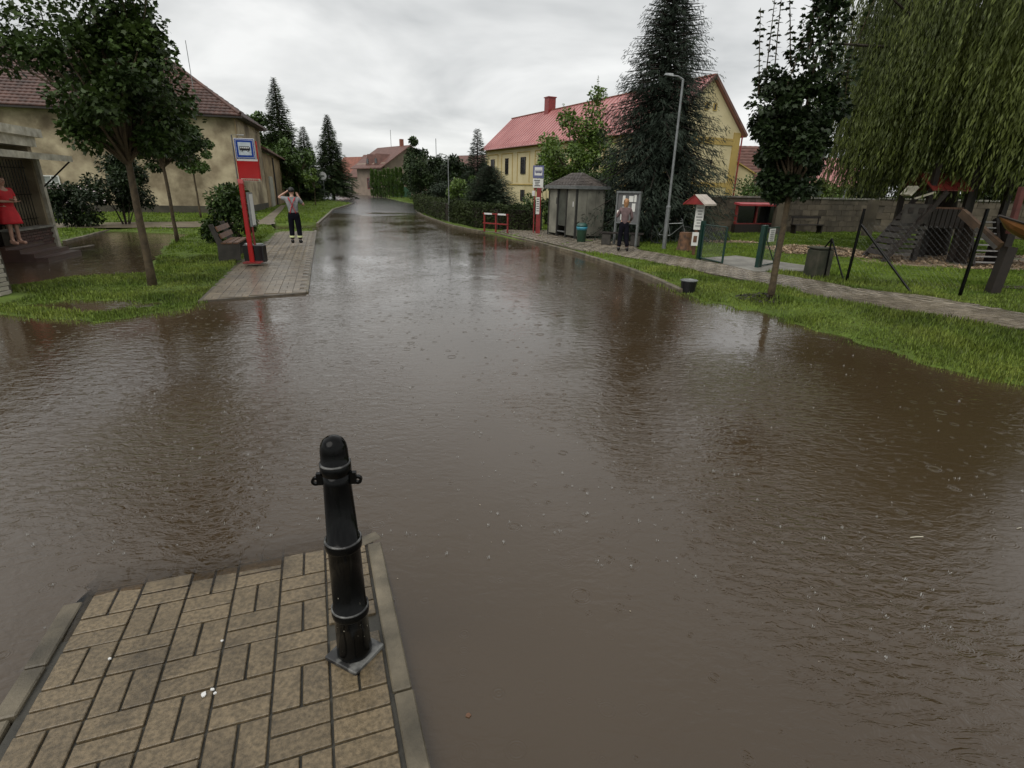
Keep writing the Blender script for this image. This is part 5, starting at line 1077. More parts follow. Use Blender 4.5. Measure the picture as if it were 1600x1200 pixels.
MB(FB2).box((.18, -.006, 2.68), (.395, .046, .395)).build('white_line', whitep, sg); MB(FB2).box((.18, -.008, 2.68), (.375, .047, .375)).build('blue_frame', bluep, sg); MB(FB2).box((.18, -.010, 2.68), (.285, .048, .285)).build('white_field', mat('pale sign field', (.5, .56, .6), .4), sg)
bus_glyph(FB2 @ Matrix.Translation((0, -.026, 0)), .18, 2.68, .265, sg, blackink)
MB(FB2).box((.20, 0, 2.225), (.47, .035, .42)).build('red_panel', redp, bs, bevel=.005); MB(FB2).box((.20, -.0, 2.43), (.47, .04, .04)).build('white_strip', whitep, bs)
tx = MB(FB2).box((.22, -.0, 1.985), (.44, .04, .06)).build('name_strip', whitew, bs)
for k in range(9): MB(FB2).box((.06+k*.04, -.024, 1.985), (.026, .006, .026)).build('letter', redp, tx)
MB(FB2).box((.44, .02, 2.42), (.025, .03, .88)).build('side_rail', redp, bs)
# litter bin behind it
q = Vector((g_.x-.10, g_.y+.45, .06)); bn = root('litter_bin', 'low black double litter bin standing behind the foot of the red bus stop post', 'bin', q)
for x in (-.14, .14):
    b_ = MB(Matrix.Translation(q)).box((x, 0, .25), (.24, .24, .44)).build('container', blackp, bn, bevel=.02); MB(Matrix.Translation(q)).lathe([(.001, .50), (.09, .50), (.1, .485), (.1, .47)], 14, (x, 0, 0)).build('ash_lid', greyst, b_)
# far bus stop
g_ = gp(838, 364, .14); s2 = root('bus_stop', 'second red bus stop post with white timetable, left of the concrete shelter', 'bus stop', (g_.x, g_.y, .13)); F2 = frame((g_.x, g_.y, .13), (1, -.05))
MB(F2).box((-.14, 0, 1.35), (.05, .05, 2.7)).build('upright', redp2, s2); MB(F2).box((.06, 0, .98), (.20, .10, 1.95)).build('mast', redp2, s2)
a_ = MB(F2).box((.0, -.02, 2.62), (.48, .04, .52)).build('sign_plate', mat('dull blue grey', (.10, .11, .22), .4), s2); MB(F2).box((.0, -.025, 2.64), (.34, .045, .34)).build('white_field', whitep, a_); bus_glyph(F2 @ Matrix.Translation((0, -.04, 0)), .0, 2.63, .32, a_, mat('dark blue ink', (.02, .02, .10), .5))
b_ = MB(F2).box((.0, -.02, 2.15), (.46, .04, .38)).build('line_board', paper, s2)
for k in range(4):
    MB(F2).box((-.05+.02*(k % 2), -.045, 2.27-k*.075), (.26-.05*(k % 3), .01, .03)).build('text_line', blackink, b_)
MB(F2).box((-.19, -.01, 1.72), (.12, .05, .22)).build('small_plate', whitep, s2)
c_ = MB(F2).box((.02, -.06, 1.2), (.16, .02, .72)).build('timetable', paper, s2)
for k in range(6): MB(F2).box((.02, -.073, 1.48-k*.1), (.11, .008, .03)).build('text_line', blackink, c_)
MB(F2).box((.2, 0, 1.92), (.1, .05, .16), ry=.5).build('mast_cap', whitew, s2)
# red railing
ga = gp(757, 361, .13); gb_ = gp(793, 364, .13); FR = frame((ga.x, ga.y, .12), (gb_.x-ga.x, gb_.y-ga.y)); LR = (gb_-ga).length; rl = root('railing', 'low red and white painted railing at the end of the hedge', 'railing', (ga.x, ga.y, .12))
for x in (0, LR/2, LR): MB(FR).box((x, 0, .42), (.06, .06, .84)).build('post', redp2, rl)
for z in (.8, .38): MB(FR).box((LR/2, -.045, z), (LR+.1, .02, .06)).build('rail', redp2, rl)
for x in (.27, LR-.3): MB(FR).box((x, -.06, .8), (.46, .015, .07)).build('white_band', whitep, rl)
# thin lamp post far
def lamp(label, px_, py_, ptop, arm, rad=.07, z=.1, H=None, two=False):
    g_ = gp(px_, py_, z); r = root('street_lamp', label, 'lamp post', (g_.x, g_.y, z)); H = H or 5.
    MB(Matrix.Translation((g_.x, g_.y, z))).tube([(0, 0, 0), (0, 0, H*.26), (0, 0, H*.262), (0, 0, H)], [rad, rad, rad*.62, rad*.5], 12).build('pole', greyst, r, smooth=False)
    MB(Matrix.Translation((g_.x, g_.y, z))).lathe([(rad*1.05, H*.255), (rad*1.12, H*.258), (rad*1.12, H*.27), (rad*.7, H*.275)], 12).build('collar', greyst, r)
    MB(Matrix.Translation((g_.x, g_.y, z))).tube([(0, 0, H-.02), (arm*.4, 0, H+.07), (arm, 0, H+.10)], [rad*.45, rad*.4, rad*.35], 6).build('arm', greyst, r)
    MB(Matrix.Translation((g_.x, g_.y, z))).add([(arm*.8, -.09, H+.06), (arm*1.5, -.07, H+.10), (arm*1.5, .07, H+.10), (arm*.8, .09, H+.06), (arm*.85, -.05, H+.15), (arm*1.4, -.03, H+.16), (arm*1.4, .03, H+.16), (arm*.85, .05, H+.15)], [(0, 3, 2, 1), (4, 5, 6, 7), (0, 1, 5, 4), (1, 2, 6, 5), (2, 3, 7, 6), (3, 0, 4, 7)]).build('lamp_head', greyst, r); return r
lamp('tall grey lamp post with short arm in front of the big spruce', 1037, 389, 133, -.42, .075, .12, 5.35)
lamp('thin pale lamp post standing at the hedge in the middle distance', 702, 347, 247, -.35, .055, .08, 3.6)
lamp('tall grey lamp post in front of the garden wall at the willow edge', 1306, 362, 240, .4, .07, .12, 5.6)
# concrete shelter
sa = gp(856, 366, .14); sb = gp(944, 379, .14)
SX = Vector((.80, -.60)).normalized()
c0 = gp(897, 373, .14)      # near corner
SHH = 2.02
def shelter():
    r = root('bus_shelter', 'small concrete panel bus shelter with hipped shingle roof beside the big spruce', 'shelter', (c0.x, c0.y, .135))
    # front (left) face runs back left from c0 to sa ; right face from c0 to sb
    a = Vector((c0.x, c0.y)); l_ = Vector((sa.x, sa.y)); 
    ux = (l_-a).normalized(); uy = Vector((ux.y, -ux.x)); 
    if uy.x < 0: uy = -uy
    WL = (l_-a).length; WR = 1.35; F_ = Matrix(((ux.x, uy.x, 0, c0.x), (ux.y, uy.y, 0, c0.y), (0, 0, 1, .135), (0, 0, 0, 1)))
    H = SHH
    n = 3
    MB(F_).box((WL*.5, .05, H/2+.2), (WL/n-.07, .02, H-.5)).build('pane', mat('dusty glass', (.07, .075, .065), .25, .2, 3), r)
    for k in range(n):
        if k == 1: continue
        MB(F_).box((WL*(k+.5)/n, .04, H/2+.05), (WL/n-.07, .06, H-.12)).build('wall_panel', shelterm, r, bevel=.005)
    MB(F_).box((WL*.5, .04, .22), (WL/n-.07, .05, .05)).build('rail', greyst, r)
    for k in range(n+1): MB(F_).box((WL*k/n, .03, H/2), (.07, .10, H)).build('post', mat('dark steel', (.025, .025, .022), .5), r)
    for k in range(3): MB(F_).box((-.005, .06+(WR-.06)*(k+.5)/3, H/2+.05), (.07, (WR-.06)/3-.014, H-.1)).build('wall_panel', shelterm, r, bevel=.005)
    MB(F_).box((WL, WR/2, H/2), (.08, WR, H)).build('wall_panel', shelterm, r); MB(F_).box((WL/2, WR, H/2), (WL, .08, H)).build('wall_panel', shelterm, r)
    MB(F_).box((WL/2, WR*.6, .45), (WL-.3, .35, .05)).build('bench_seat', woodd, r)
    MB(F_).box((WL*.7, -.0, 1.45), (.10, .012, .26)).build('graffiti', blackink, r); MB(F_).box((WL*.1, -.0, 1.35), (.05, .012, .2)).build('sticker', whitep, r)
    o = .15; e = [(-o, -o), (WL+o, -o), (WL+o, WR+o), (-o, WR+o)]; rz1 = H+.55; ra, rb = (WL*.30, WR/2), (WL*.70, WR/2)
    V = [(x, y, H+.02) for x, y in e]+[(ra[0], ra[1], rz1), (rb[0], rb[1], rz1)]+[(x, y, H-.08) for x, y in e]
    rf_ = MB(F_).add([V[i] for i in range(10)], [(6, 7, 8, 9), (0, 1, 7, 6), (1, 2, 8, 7), (2, 3, 9, 8), (3, 0, 6, 9), (0, 4, 5, 1), (1, 5, 2), (2, 5, 4, 3), (3, 4, 0)]).build('roof', shroof, r)
    # shingle courses standing proud on the two visible slopes
    mb = MB(F_)
    for sl in ((V[0], V[1], V[5], V[4]), (V[3], V[0], V[4], V[4])):
        A_, B_, C_, D_ = [Vector(q) for q in sl]; nr = (B_-A_).cross(D_-A_).normalized(); nr = nr if nr.z > 0 else -nr
        for k in range(9):
            t0, t1 = k/9, (k+1)/9; p0, p1, q1, q0 = A_.lerp(D_, t0), B_.lerp(C_, t0), B_.lerp(C_, t1), A_.lerp(D_, t1); m_ = max(2, int((p1-p0).length/.22))
            for i in range(m_):
                a0, a1 = i/m_+.012, (i+1)/m_-.012; h_ = .018+random.uniform(0, .008)
                mb.add([p0.lerp(p1, a0)+nr*h_, p0.lerp(p1, a1)+nr*h_, q0.lerp(q1, a1)+nr*.006, q0.lerp(q1, a0)+nr*.006, p0.lerp(p1, a0), p0.lerp(p1, a1)], [(0, 1, 2, 3), (4, 5, 1, 0)])
    mb.build('shingles', shroof, rf_, kind='stuff')
    MB(F_).box((WL/2, -o-.01, H-.02), (WL+2*o, .03, .13)).build('fascia', greyst, rf_); MB(F_).box((-o-.01, WR/2, H-.02), (.03, WR+2*o, .13)).build('fascia', greyst, rf_)
    return F_
FSH = shelter()
# green bin
g_ = gp(908, 378, .14); gbn = root('litter_bin', 'green plastic litter bin with blue bag rim at the corner of the shelter', 'bin', (g_.x, g_.y, .135)); T_ = Matrix.Translation((g_.x, g_.y, .135)) @ Matrix.Scale(.86, 4)
MB(T_).lathe([(.16, .0), (.19, .02), (.235, .62), (.25, .64), (.22, .64), (.16, .1)], 18).build('body', mat('green plastic', (.03, .075, .045), .45), gbn, smooth=True)
MB(T_).lathe([(.226, .52), (.243, .60), (.256, .665), (.236, .665), (.225, .6)], 18).build('bag_rim', mat('blue bag', (.04, .22, .30), .35), gbn, smooth=True)
MB(T_).lathe([(.24, .66), (.25, .72), (.20, .80), (.1, .83), (.001, .835)], 18, (.0, .03, 0)).build('hood', mat('green hood', (.02, .07, .055), .4), gbn, smooth=True)
# notice board
pb = gp(993, 385, .14); pa = at(966, 300, pb.y+.8); FN = frame((pa.x, pa.y, .13), (pb.x-pa.x, pb.y-pa.y)); nbd = root('notice_board', 'grey framed glazed notice board with papers, two legs behind the bench', 'notice board', (pa.x, pa.y, .13)); WN = math.hypot(pb.x-pa.x, pb.y-pa.y)
for x in (0, WN): MB(FN).box((x, 0, .92), (.07, .07, 1.84)).build('leg', greyst, nbd)
MB(FN).box((WN/2, 0, 1.87), (WN+.07, .10, .07)).build('frame', greyst, nbd); MB(FN).box((WN/2, 0, .80), (WN-.07, .07, .05)).build('frame', greyst, nbd)
pn_ = MB(FN).box((WN/2, .02, 1.33), (WN-.075, .03, 1.0)).build('back_panel', mat('grey felt', (.12, .12, .12), .8), nbd)
for x, z, w, h in ((WN*.3, 1.6, .12, .3), (WN*.62, 1.64, .2, .2), (WN*.75, 1.35, .15, .28), (WN*.42, 1.25, .34, .22), (WN*.8, 1.66, .1, .24), (WN*.28, 1.0, .16, .2)): MB(FN).box((x, -.004, z), (w, .012, h)).build('paper_sheet', paper, pn_)
MB(FN).box((WN*.5, -.014, 1.24), (.16, .008, .16)).build('poster', mat('poster orange', (.55, .38, .22), .5), pn_)
# bench of two stone blocks and planks in front of it
g_ = gp(972, 384, .14); FBn = frame((g_.x-.55, g_.y+.30, .13), (1, -.22)); bc = root('bench', 'low bench with dark planks on two stump-like blocks in front of the notice board', 'bench', (g_.x-.55, g_.y+.30, .13))
for x in (.0, 1.05): MB(FBn).box((x, 0, .21), (.34, .34, .42)).build('block_leg', woodgrey, bc, bevel=.03)
for y in (-.13, .03, .18): MB(FBn).box((.53, y, .445), (1.6, .13, .04)).build('plank', woodd, bc)
# bench on the left platform edge
g_ = gp(356, 405, .12); FBe = frame((g_.x+.02, g_.y-.1, .10), (-.30, .954)); be = root('bench', 'concrete sided bench with brown planks facing the road behind the bus stop post', 'bench', (g_.x+.02, g_.y-.1, .10))
for x in (0, 1.5):
    MB(FBe).add([(x+dx, y, z) for dx in (-.045, .045) for y, z in ((.18, 0), (-.34, 0), (-.36, .42), (.02, .42), (.20, .92), (.30, .90), (.16, .40))], [tuple(range(7)), tuple(range(13, 6, -1))]+[(i, (i+1) % 7, (i+1) % 7+7, i+7) for i in range(7)]).build('side_frame', woodgrey, be)
for y in (-.28, -.13, .01): MB(FBe).box((.75, y, .445), (1.62, .12, .04)).build('seat_plank', woodm, be)
for z, y in ((.62, .07), (.80, .13)): MB(FBe).box((.75, y-.02, z), (1.62, .035, .13), rx=-.35).build('back_plank', woodm, be)
# far: traffic sign, bin, white car
g_ = Vector(ground_at(507, 64)); ts = root('traffic_sign', 'round white traffic sign on a grey pole before the far spruces', 'road sign', g_); T_ = Matrix.Translation(g_)
MB(T_).tube([(0, 0, 0), (0, 0, 3.1)], .045, 6).build('pole', greyst, ts); MB(T_ @ Matrix.Translation((0, -.06, 2.6)) @ Matrix.Rotation(math.pi/2, 4, 'X')).lathe([(.001, 0), (.42, 0), (.42, .03), (.001, .03)], 20).build('disc', whitep, ts); MB(T_).box((0, -.10, 2.6), (.36, .015, .14)).build('symbol', mat('grey symbol', (.12, .12, .12), .5), ts)
g_ = Vector(ground_at(500, 69)); MBx = MB(Matrix.Translation(g_)); bb = root('litter_bin', 'small dark bin on the far grass left of the round sign', 'bin', g_); MBx.lathe([(.28, 0), (.32, .9), (.34, .95), (.001, .98)], 10).build('body', blackp, bb)
MB(Matrix.Translation(g_)).box((0, 0, 1.0), (.6, .6, .06)).build('lid', blackp, bb)
g_ = Vector(ground_at(474, 84)); car = root('parked_car', 'white hatchback parked beyond the far trees, half hidden by the fireman', 'car', g_); T_ = Matrix.Translation(g_)
mb = MB(T_)
prof_ = [(-1.9, .3), (-1.95, .75), (-1.75, .95), (-1.2, 1.0), (-.7, 1.42), (.9, 1.46), (1.6, 1.0), (2.0, .9), (2.05, .55), (2.0, .3)]
mb.add([(x, -.8, z) for x, z in prof_]+[(x, .8, z) for x, z in prof_], [tuple(range(10)), tuple(range(19, 9, -1))]+[(i, i+10, (i+1) % 10+10, (i+1) % 10) for i in range(10)]); cb = mb.build('body', mat('white car paint', (.7, .7, .7), .15), car, bevel=.04)
MB(T_).add([(x, y, z) for y in (-.815, -.79) for x, z in ((-1.05, 1.0), (-.62, 1.36), (.75, 1.38), (1.25, 1.02))], [(0, 1, 2, 3), (7, 6, 5, 4), (0, 4, 5, 1), (1, 5, 6, 2), (2, 6, 7, 3), (3, 7, 4, 0)]).build('side_window', glassd, car)
for x in (-1.25, 1.3):
    for y in (-.72, .72):
        w_ = MB(T_ @ Matrix.Translation((x, y, .33)) @ Matrix.Rotation(math.pi/2, 4, 'X')).lathe([(.18, -.11), (.31, -.1), (.33, -.05), (.33, .05), (.31, .1), (.18, .11)], 18).build('wheel', blackp, car); MB(T_ @ Matrix.Translation((x, y, .33)) @ Matrix.Rotation(math.pi/2, 4, 'X')).lathe([(.001, -.112), (.19, -.112), (.19, .112), (.001, .112)], 14).build('rim', greyst, w_)
MB(T_).box((1.98, -.6, .72), (.08, .25, .14)).build('headlight', glassd, car); MB(T_).box((-1.95, -.62, .8), (.06, .2, .2)).build('tail_light', redp, car)
# ------------------------------------------------------------------ playground side
# information post with little roof
g_ = gp(1086, 398, .15); ip = root('information_board', 'small information board with white signs under a little red gabled roof', 'information board', (g_.x, g_.y+.2, .13)); T_ = frame((g_.x, g_.y+.2, .13), (1, -.12))
MB(T_).box((0, 0, .85), (.09, .09, 1.7)).build('post', woodm, ip); s_ = MB(T_).box((.02, -.07, 1.18), (.26, .03, .78)).build('sign_panel', paper, ip); MB(T_).box((-.02, -.075, .50), (.20, .03, .42)).build('sign_panel', paper, ip)
for k in range(7): MB(T_).box((.02, -.09, 1.45-k*.09), (.19-.04*(k % 3), .01, .03)).build('text_line', mat('grey ink', (.2, .2, .2), .5), s_)
MB(T_).box((-.02, -.095, .5), (.11, .01, .2)).build('picture', woodm, ip)
T2 = T_ @ Matrix.Rotation(math.radians(-38), 4, 'Z')
for s_, m_ in ((-1, redp2), (1, mat('light roof board', (.5, .44, .38), .5))):
    rfb = root if False else None
    for k in range(3):
        p0 = Vector((0, 0, 1.86)); e = Vector((s_*.36, 0, 1.56)); a_ = p0.lerp(e, k/3); b_ = p0.lerp(e, (k+1)/3+.04)
        MB(T2).add([(a_.x, -.38, a_.z+.015*k), (a_.x, .38, a_.z+.015*k), (b_.x, .38, b_.z+.015*k), (b_.x, -.38, b_.z+.015*k), (a_.x, -.38, a_.z-.02), (a_.x, .38, a_.z-.02), (b_.x, .38, b_.z-.02), (b_.x, -.38, b_.z-.02)], [(0, 1, 2, 3), (7, 6, 5, 4), (0, 4, 5, 1), (1, 5, 6, 2), (2, 6, 7, 3), (3, 7, 4, 0)]).build('roof_board', m_, ip)
MB(T2).add([(-.34, -.36, 1.56), (.34, -.36, 1.56), (0, -.36, 1.84), (-.34, -.33, 1.56), (.34, -.33, 1.56), (0, -.33, 1.84)], [(0, 1, 2), (5, 4, 3), (0, 3, 4, 1)]).build('gable_board', redp2, ip)
# tree stump
g_ = gp(1069, 391, .14); st = root('tree_stump', 'cut tree stump with peeling brown bark between lamp post and information board', 'stump', (g_.x, g_.y, .12)); T_ = Matrix.Translation((g_.x, g_.y, .12))
mb = MB(T_); vs = []; fs = []; n = 18
for z, s_ in ((-.1, .30), (.15, .24), (.5, .215), (.62, .21), (.625, .17), (.625, .001)):
    for k in range(n): a = 2*math.pi*k/n; q_ = s_*(1+.10*math.sin(3*a+1)+.05*math.sin(7*a)); vs.append((q_*math.cos(a), q_*math.sin(a), z))
for j in range(5):
    for k in range(n): fs.append((j*n+k, j*n+(k+1) % n, (j+1)*n+(k+1) % n, (j+1)*n+k))
mb.add(vs, fs); mb.build('wood', mat('stump bark', (.05, .03, .02), .8, .3, 6, .01, 20, col2=(.20, .10, .05)), st)
# bicycle leaning behind the stump
g_ = gp(1063, 382, .14); bi = root('bicycle', 'dark bicycle leaning behind the stump and the grey lamp post', 'bicycle', (g_.x-.3, g_.y+.3, .13)); T_ = frame((g_.x-.3, g_.y+.3, .13), (.95, -.3)) @ Matrix.Rotation(.12, 4, 'X')
for x in (-.5, .52):
    mb = MB(T_); pts = [(x+.33*math.cos(a), 0, .34+.33*math.sin(a)) for a in np.linspace(0, 2*math.pi, 23)]; mb.tube(pts, .017, 5); w_ = mb.build('wheel', blackp, bi)
    mb = MB(T_)
    for a in np.linspace(0, math.pi, 7)[:-1]: mb.tube([(x-.32*math.cos(a), 0, .34-.32*math.sin(a)), (x+.32*math.cos(a), 0, .34+.32*math.sin(a))], .003, 3)
    mb.build('spokes', greyst, w_)
mb = MB(T_)
for a, b in (((-.5, 0, .34), (-.05, 0, .32)), ((-.5, 0, .34), (-.17, 0, .78)), ((-.05, 0, .32), (-.19, 0, .86)), ((-.05, 0, .32), (.38, 0, .72)), ((-.17, 0, .76), (.36, 0, .80)), ((.34, 0, .88), (.52, 0, .34))): mb.tube([a, b], .016, 6)
mb.build('frame', greyst, bi); MB(T_).box((-.2, 0, .90), (.24, .12, .05)).build('saddle', blackp, bi, bevel=.015); MB(T_).tube([(.28, -.28, .93), (.36, 0, .92), (.28, .28, .93)], .013, 6).build('handlebar', greyst, bi)
# gate in green steel
def wire(F_, x0, x1, z0, z1, parent, step=.09, r_=.0016):
    mb = MB(F_); w = x1-x0; h = z1-z0; n = int((w+h)/step)
    for k in range(1, n):
        d = k*step
        a = (x0+min(d, w), z0+max(0, d-w)); b = (x0+max(0, d-h), z0+min(d, h)); mb.tube([(a[0], 0, a[1]), (b[0], 0, b[1])], r_, 3)
        a = (x1-min(d, w), z0+max(0, d-w)); b = (x1-max(0, d-h), z0+min(d, h)); mb.tube([(a[0], 0, a[1]), (b[0], 0, b[1])], r_, 3)
    return mb.build('wire_mesh', greyst, parent, kind='stuff')
g1 = gp(1093, 404, .15); g2 = gp(1128, 412, .15)
gt = root('gate', 'green steel gate leaf standing half open at the playground entrance', 'gate', (g1.x, g1.y, .13)); FG1 = frame((g1.x, g1.y, .13), (g2.x-g1.x, g2.y-g1.y)); LG = (Vector((g2.x, g2.y))-Vector((g1.x, g1.y))).length
MB(FG1).box((-.05, 0, .55), (.11, .11, 1.14)).build('gate_post', greenp, gt)
MB(FG1).tube([(.03, 0, .05), (LG, 0, .05)], .022, 6).build('bottom_rail', greenp, gt); MB(FG1).tube([(LG, 0, .03), (LG, 0, 1.02)], .03, 6).build('stile', greenp, gt); MB(FG1).tube([(.03, 0, 1.02), (LG, 0, 1.02)], .016, 6).build('top_rail', greenp, gt)
MB(FG1).tube([(.04, 0, .05), (.04, 0, 1.02)], .02, 6).build('stile', greenp, gt); wire(FG1, .05, LG-.02, .06, 1.0, gt)
g3 = gp(1184, 418, .15); g4 = gp(1207, 414, .15); gt2 = root('gate', 'green steel gate post and leaf carrying a white notice, left of the young maple', 'gate', (g3.x, g3.y, .13)); FG2 = frame((g3.x, g3.y, .13), (g4.x-g3.x+.35, g4.y-g3.y+.35)); LG2 = 1.0
for x in (-.06, .08): MB(FG2).box((x, 0, .56), (.09, .10, 1.14)).build('gate_post', greenp, gt2)
MB(FG2).tube([(.13, 0, .06), (LG2, 0, .06)], .02, 6).build('bottom_rail', greenp, gt2); MB(FG2).tube([(.13, 0, 1.05), (LG2, 0, 1.05)], .02, 6).build('top_rail', greenp, gt2); MB(FG2).tube([(LG2, 0, .05), (LG2, 0, 1.06)], .02, 6).build('stile', greenp, gt2); MB(FG2).tube([(.2, 0, .8), (LG2, 0, .1)], .015, 6).build('brace', greenp, gt2); wire(FG2, .14, LG2, .08, 1.04, gt2)
wn_ = MB(FG2).box((.48, -.03, .86), (.36, .012, .34)).build('notice', paper, gt2)
for k in range(6): MB(FG2).box((.48, -.04, .98-k*.05), (.26-.05*(k % 2), .006, .018)).build('text_line', MATS['grey ink'], wn_)
# fence posts with braces and wire
def ray_top(px0, py0, px1, py1, z):
    """foot of a leaning pole on the ground and its top at height z above it"""
    a = gp(px0, py0, .14); return a
pA, pAt = gp(1322, 440, .14), at(1351, 326, gp(1322, 440, .14).y); fa = root('fence_post', 'dark green fence post with long slanting brace in front of the play tower', 'post', (pA.x, pA.y, .1))
MB().tube([(pA.x, pA.y, .05), tuple(pAt)], .032, 8).build('post', iron, fa); br = gp(1430, 457, .14); MB().tube([(br.x, br.y, .05), tuple(Vector(pA).lerp(pAt, .8))], .024, 8).build('brace', iron, fa)
pB, pBt = gp(1499, 463, .14), at(1543, 328, gp(1499, 463, .14).y); fb = root('fence_post', 'single dark fence post at the right, in front of the wooden play boat', 'post', (pB.x, pB.y, .1)); MB().tube([(pB.x, pB.y, .05), tuple(pBt)], .034, 8).build('post', iron, fb); MB().lathe([(.036, 0), (.036, .02), (.001, .03)], 10, tuple(pBt)).build('cap', iron, fb)
pC = gp(1288, 434, .14); pCt = at(1300, 373, pC.y); fc = root('fence_post', 'short dark post with two slanting braces before the square stone pillar', 'post', (pC.x, pC.y, .1)); MB().tube([(pC.x, pC.y, .05), tuple(pCt)], .022, 8).build('post', iron, fc)
for px_, py_ in ((1256, 422), (1321, 439)): q = gp(px_, py_, .14); MB().tube([(q.x, q.y, .05), tuple(pCt)], .018, 8).build('brace', iron, fc)
FWI = frame((pA.x, pA.y, .15), (pB.x-pA.x, pB.y-pA.y)); wire(FWI, .05, (pB-pA).length-.05, .1, 1.35, fa, step=.11, r_=.0005)
q = gp(1283, 434, .14); sp_ = root('stone_pillar', 'square mossy stone pillar stump beside the slanting braces', 'pillar', (q.x+.05, q.y+.35, .1)); MB(Matrix.Translation((q.x+.05, q.y+.35, .1))).box((0, 0, .33), (.44, .44, .72), rz=.2).build('block', mat('mossy stone', (.02, .025, .012), .85, .3, 4, .01, 20, col2=(.055, .05, .033)), sp_, bevel=.03)
MB(Matrix.Translation((q.x+.05, q.y+.35, .1))).box((0, 0, .72), (.46, .46, .04), rz=.2).build('cap', MATS['mossy stone'], sp_, bevel=.01)
# bucket
q = gp(1077, 459, 0); bu = root('bucket', 'black bucket with pale rim standing at the water edge at the end of the kerb', 'bucket', (q.x, q.y+.12, 0.0)); T_ = Matrix.Translation((q.x, q.y+.12, .0))
MB(T_).lathe([(.125, -.02), (.135, .0), (.165, .25), (.17, .26), (.155, .26), (.13, .03), (.001, .03)], 24).build('body', blackp, bu, smooth=False); MB(T_).lathe([(.166, .255), (.182, .258), (.184, .275), (.176, .28), (.160, .262)], 24).build('rim', greyst, bu)
for a in np.linspace(0, 6.28, 13)[:-1]: MB(T_).bar((.137*math.cos(a), .137*math.sin(a), .02), (.166*math.cos(a), .166*math.sin(a), .235), .008).build('rib', blackp, bu)
# play tower
g_ = gp(1462, 408, .14); F_ = frame((g_.x-1.55, g_.y+.2, .12), (1, -.10)); pt = root('play_tower', 'dark wooden play tower with red roof, climbing wall and ladder under the willow', 'play tower', (g_.x-1.55, g_.y+.2, .12))
TW = 3.2
for x in (.9, 2.0, 3.1):
    for y in (0, 1.5): MB(F_).box((x, y, 1.45), (.14, .14, 2.9)).build('post', woodd, pt)
for k in range(9): MB(F_).box((1.0+k*.26, .75, 1.05), (.24, 1.6, .05)).build('deck_board', woodd, pt)
for k in range(8): MB(F_).box((.95+k*.145, -.10, 1.32), (.115, .04, .56)).build('side_board', woodd, pt)
for z in (1.12, 1.62): MB(F_).box((1.45, -.03, z), (1.2, .06, .07)).build('rail', woodm, pt)
for k in range(4): MB(F_).box((1.45, -.10, .22+.0*k), (.02, .02, .02)) if False else None
# ladder with pale treads
for x in (2.2, 2.95): MB(F_).bar((x, -.75, .0), (x, -.02, 1.35), .08, .16).build('ladder_side', woodd, pt)
for k in range(8): t_ = (k+.6)/8.2; MB(F_).box((2.575, -.75+.73*t_, 1.35*t_), (.68+.0, .12, .035)).build('tread', mat('worn pale tread', (.26, .25, .24), .5), pt)
MB(F_).box((2.1, -.30, .62), (.06, .55, 1.2)).build('side_board', woodd, pt); MB(F_).box((3.15, -.30, .62), (.22, .55, 1.25)).build('side_board', woodd, pt)
# roofs
def gable(x0, x1, y0, y1, z0, z1, m_, name='roof_board', n=8):
    ym = (y0+y1)/2
    for s_, (ya, yb) in enumerate(((y0, ym), (y1, ym))):
        for k in range(n):
            xa = x0+(x1-x0)*k/n+.008; xb = x0+(x1-x0)*(k+1)/n-.008
            MB(F_).add([(xa, ya, z0), (xb, ya, z0), (xb, yb, z1), (xa, yb, z1), (xa, ya, z0-.03), (xb, ya, z0-.03), (xb, yb, z1-.03), (xa, yb, z1-.03)], [(0, 1, 2, 3), (7, 6, 5, 4), (0, 4, 5, 1), (1, 5, 6, 2), (2, 6, 7, 3), (3, 7, 4, 0)]).build(name, m_, pt)
gable(.75, 1.9, -.3, 1.6, 2.15, 2.65, mat('dull red boards', (.14, .022, .016), .45, .25, 6), n=6); gable(2.0, 3.3, -.3, 1.6, 2.3, 2.9, woodd, n=6)
# climbing wall leaning out to the left
for k in range(9):
    t_ = k/9; x = .80-1.0*(1-t_); z = .15+1.6*t_
    MB(F_).box((.72-.95*(1-t_), -.05, z+.09), (.05, 1.2, .155), ry=.50).build('climb_board', [woodd, woodgrey][k % 2], pt)
for y in (-.66, .56): MB(F_).bar((-.35, y, 0), (.95, y, 2.1), .10, .12).build('side_beam', woodd, pt)
MB(F_).box((.30, -.55, 1.45), (.75, .05, .55), ry=-.0).build('panel', woodgrey, pt)
for x in (.12, .42): MB(F_).box((x, -.585, 1.55), (.14, .02, .16)).build('panel_hole', woodd, pt)
for k in range(6): MB(F_).box((.12+.05*k, -.56, .35+k*.14), (.72, .035, .09)).build('slat', woodgrey, pt)
MB(F_).box((.45, -.5, 1.98), (.55, .1, .04), ry=-.35).build('trim_board', whitew, pt); MB(F_).box((.15, -.2, 2.1), (.08, .5, .3), ry=.6).build('trim_board', whitew, pt)
for k in range(3): MB(F_).box((.9, -.55+.15*k, .95+.0*k), (.1, .05, .03)) if False else None
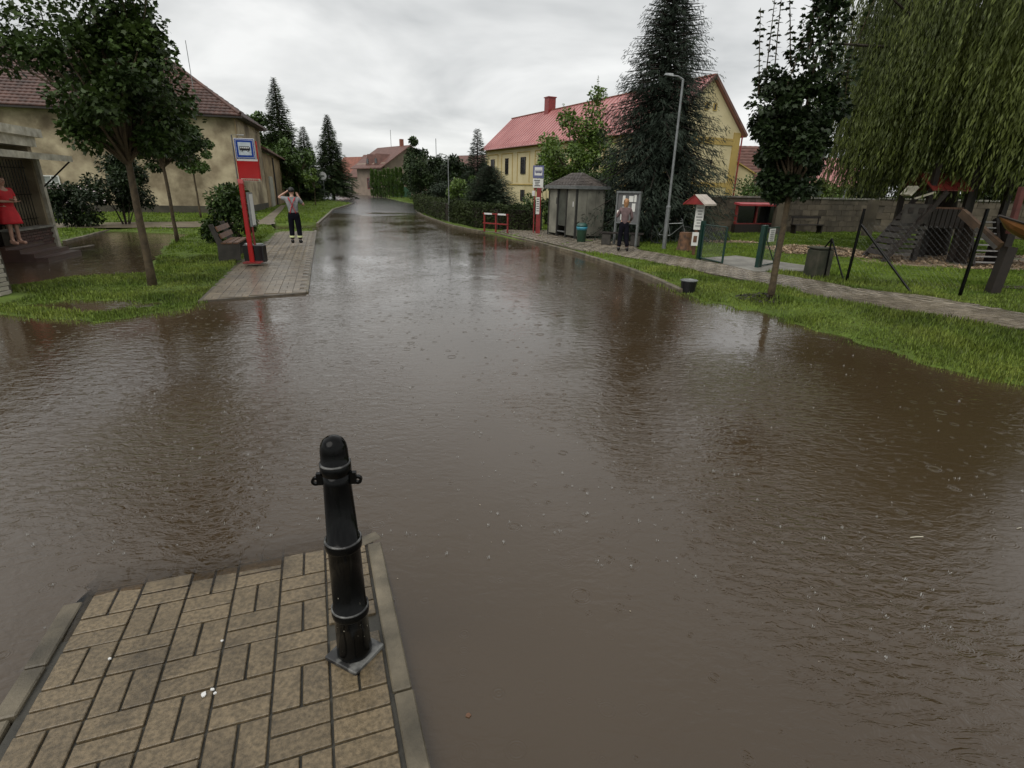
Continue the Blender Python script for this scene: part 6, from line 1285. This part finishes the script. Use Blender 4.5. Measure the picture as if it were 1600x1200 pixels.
# play boat on a post at the right
g_ = gp(1550, 456, .14); F_ = frame((g_.x, g_.y, .10), (1, -.08)); pbt = root('play_boat', 'orange brown wooden play boat hull on a thick square post at the right edge', 'play boat', (g_.x, g_.y, .10))
top_ = at(1578, 384, g_.y); dx = top_.x-g_.x; MB(F_).bar((0, 0, 0), (dx, 0, 1.0), .20, .20).build('post', woodd, pbt)
nz, ny = 12, 7; vs = []; fs = []; hullm = mat('orange brown hull', (.20, .085, .03), .35, .3, 3, .003, 20)
for i in range(nz+1):
    t_ = i/nz; wv = math.sin(math.pi*min(1, t_*1.0))**.6*.42; x = -.35+3.0*t_; sheer = .32*(2*t_-1)**2
    for j in range(ny):
        a = math.pi*(j/(ny-1)); vs.append((x, -wv*math.cos(a), 1.28+sheer-(.30+.0*sheer)*math.sin(a)*(math.sin(math.pi*t_)**.5 if 0 < t_ < 1 else 0)))
for i in range(nz):
    for j in range(ny-1): fs.append((i*ny+j, i*ny+j+1, (i+1)*ny+j+1, (i+1)*ny+j))
hb_ = MB(F_).add(vs, fs).build('hull', hullm, pbt); md = hb_.modifiers.new('thick', 'SOLIDIFY'); md.thickness = .035
for s_ in (-1, 1):
    mb = MB(F_); pts = [(-.35+3.0*t_, s_*math.sin(math.pi*t_)**.6*.43 if 0 < t_ < 1 else 0, 1.30+.32*(2*t_-1)**2) for t_ in np.linspace(0, 1, 13)]; mb.tube(pts, .025, 5); mb.build('gunwale', woodd, pbt)
b0 = at(1503, 332, g_.y+1.2); b1 = at(1562, 385, g_.y-.05); MB().bar(b0, b1, .09, .17).build('beam', mat('wet brown beam', (.055, .032, .018), .5, .3, 6, .003, 30), pbt); b2 = at(1524, 357, g_.y+.2); b3 = at(1556, 388, g_.y-.1); MB().bar(b2, b3, .05, .07).build('strut', woodgrey, pbt)
mr_ = at(1577, 365, g_.y+.6); mt = at(1598, 292, g_.y+.6); MB().bar((mr_.x, mr_.y, mr_.z), mt, .10, .10).build('mast', mat('rusty red post', (.07, .016, .011), .6, .3, 6), pbt)
# puddles on the playground lawn are the water sheet itself; small shallow puddle beside the boat post
q = gp(1545, 447, .14); pts = [(q.x+1.35*math.cos(a)*(1+.2*math.sin(3*a)), q.y+.28*math.sin(a)*(1+.3*math.cos(2*a))) for a in np.linspace(0, 6.28, 28)[:-1]]
pz = max(zg(x, y) for x, y in pts)+.006
mb = MB(); mb.add([(x, y, pz) for x, y in pts], [tuple(range(len(pts)))]); pdl = mb.build('puddle', wm_, kind='structure'); a_ = pdl.data.attributes.new('depth', 'FLOAT', 'POINT'); a_.data.foreach_set('value', np.full(len(pts), .05, np.float32))
# wire rope / slide rod towards the left of the tower (thin)
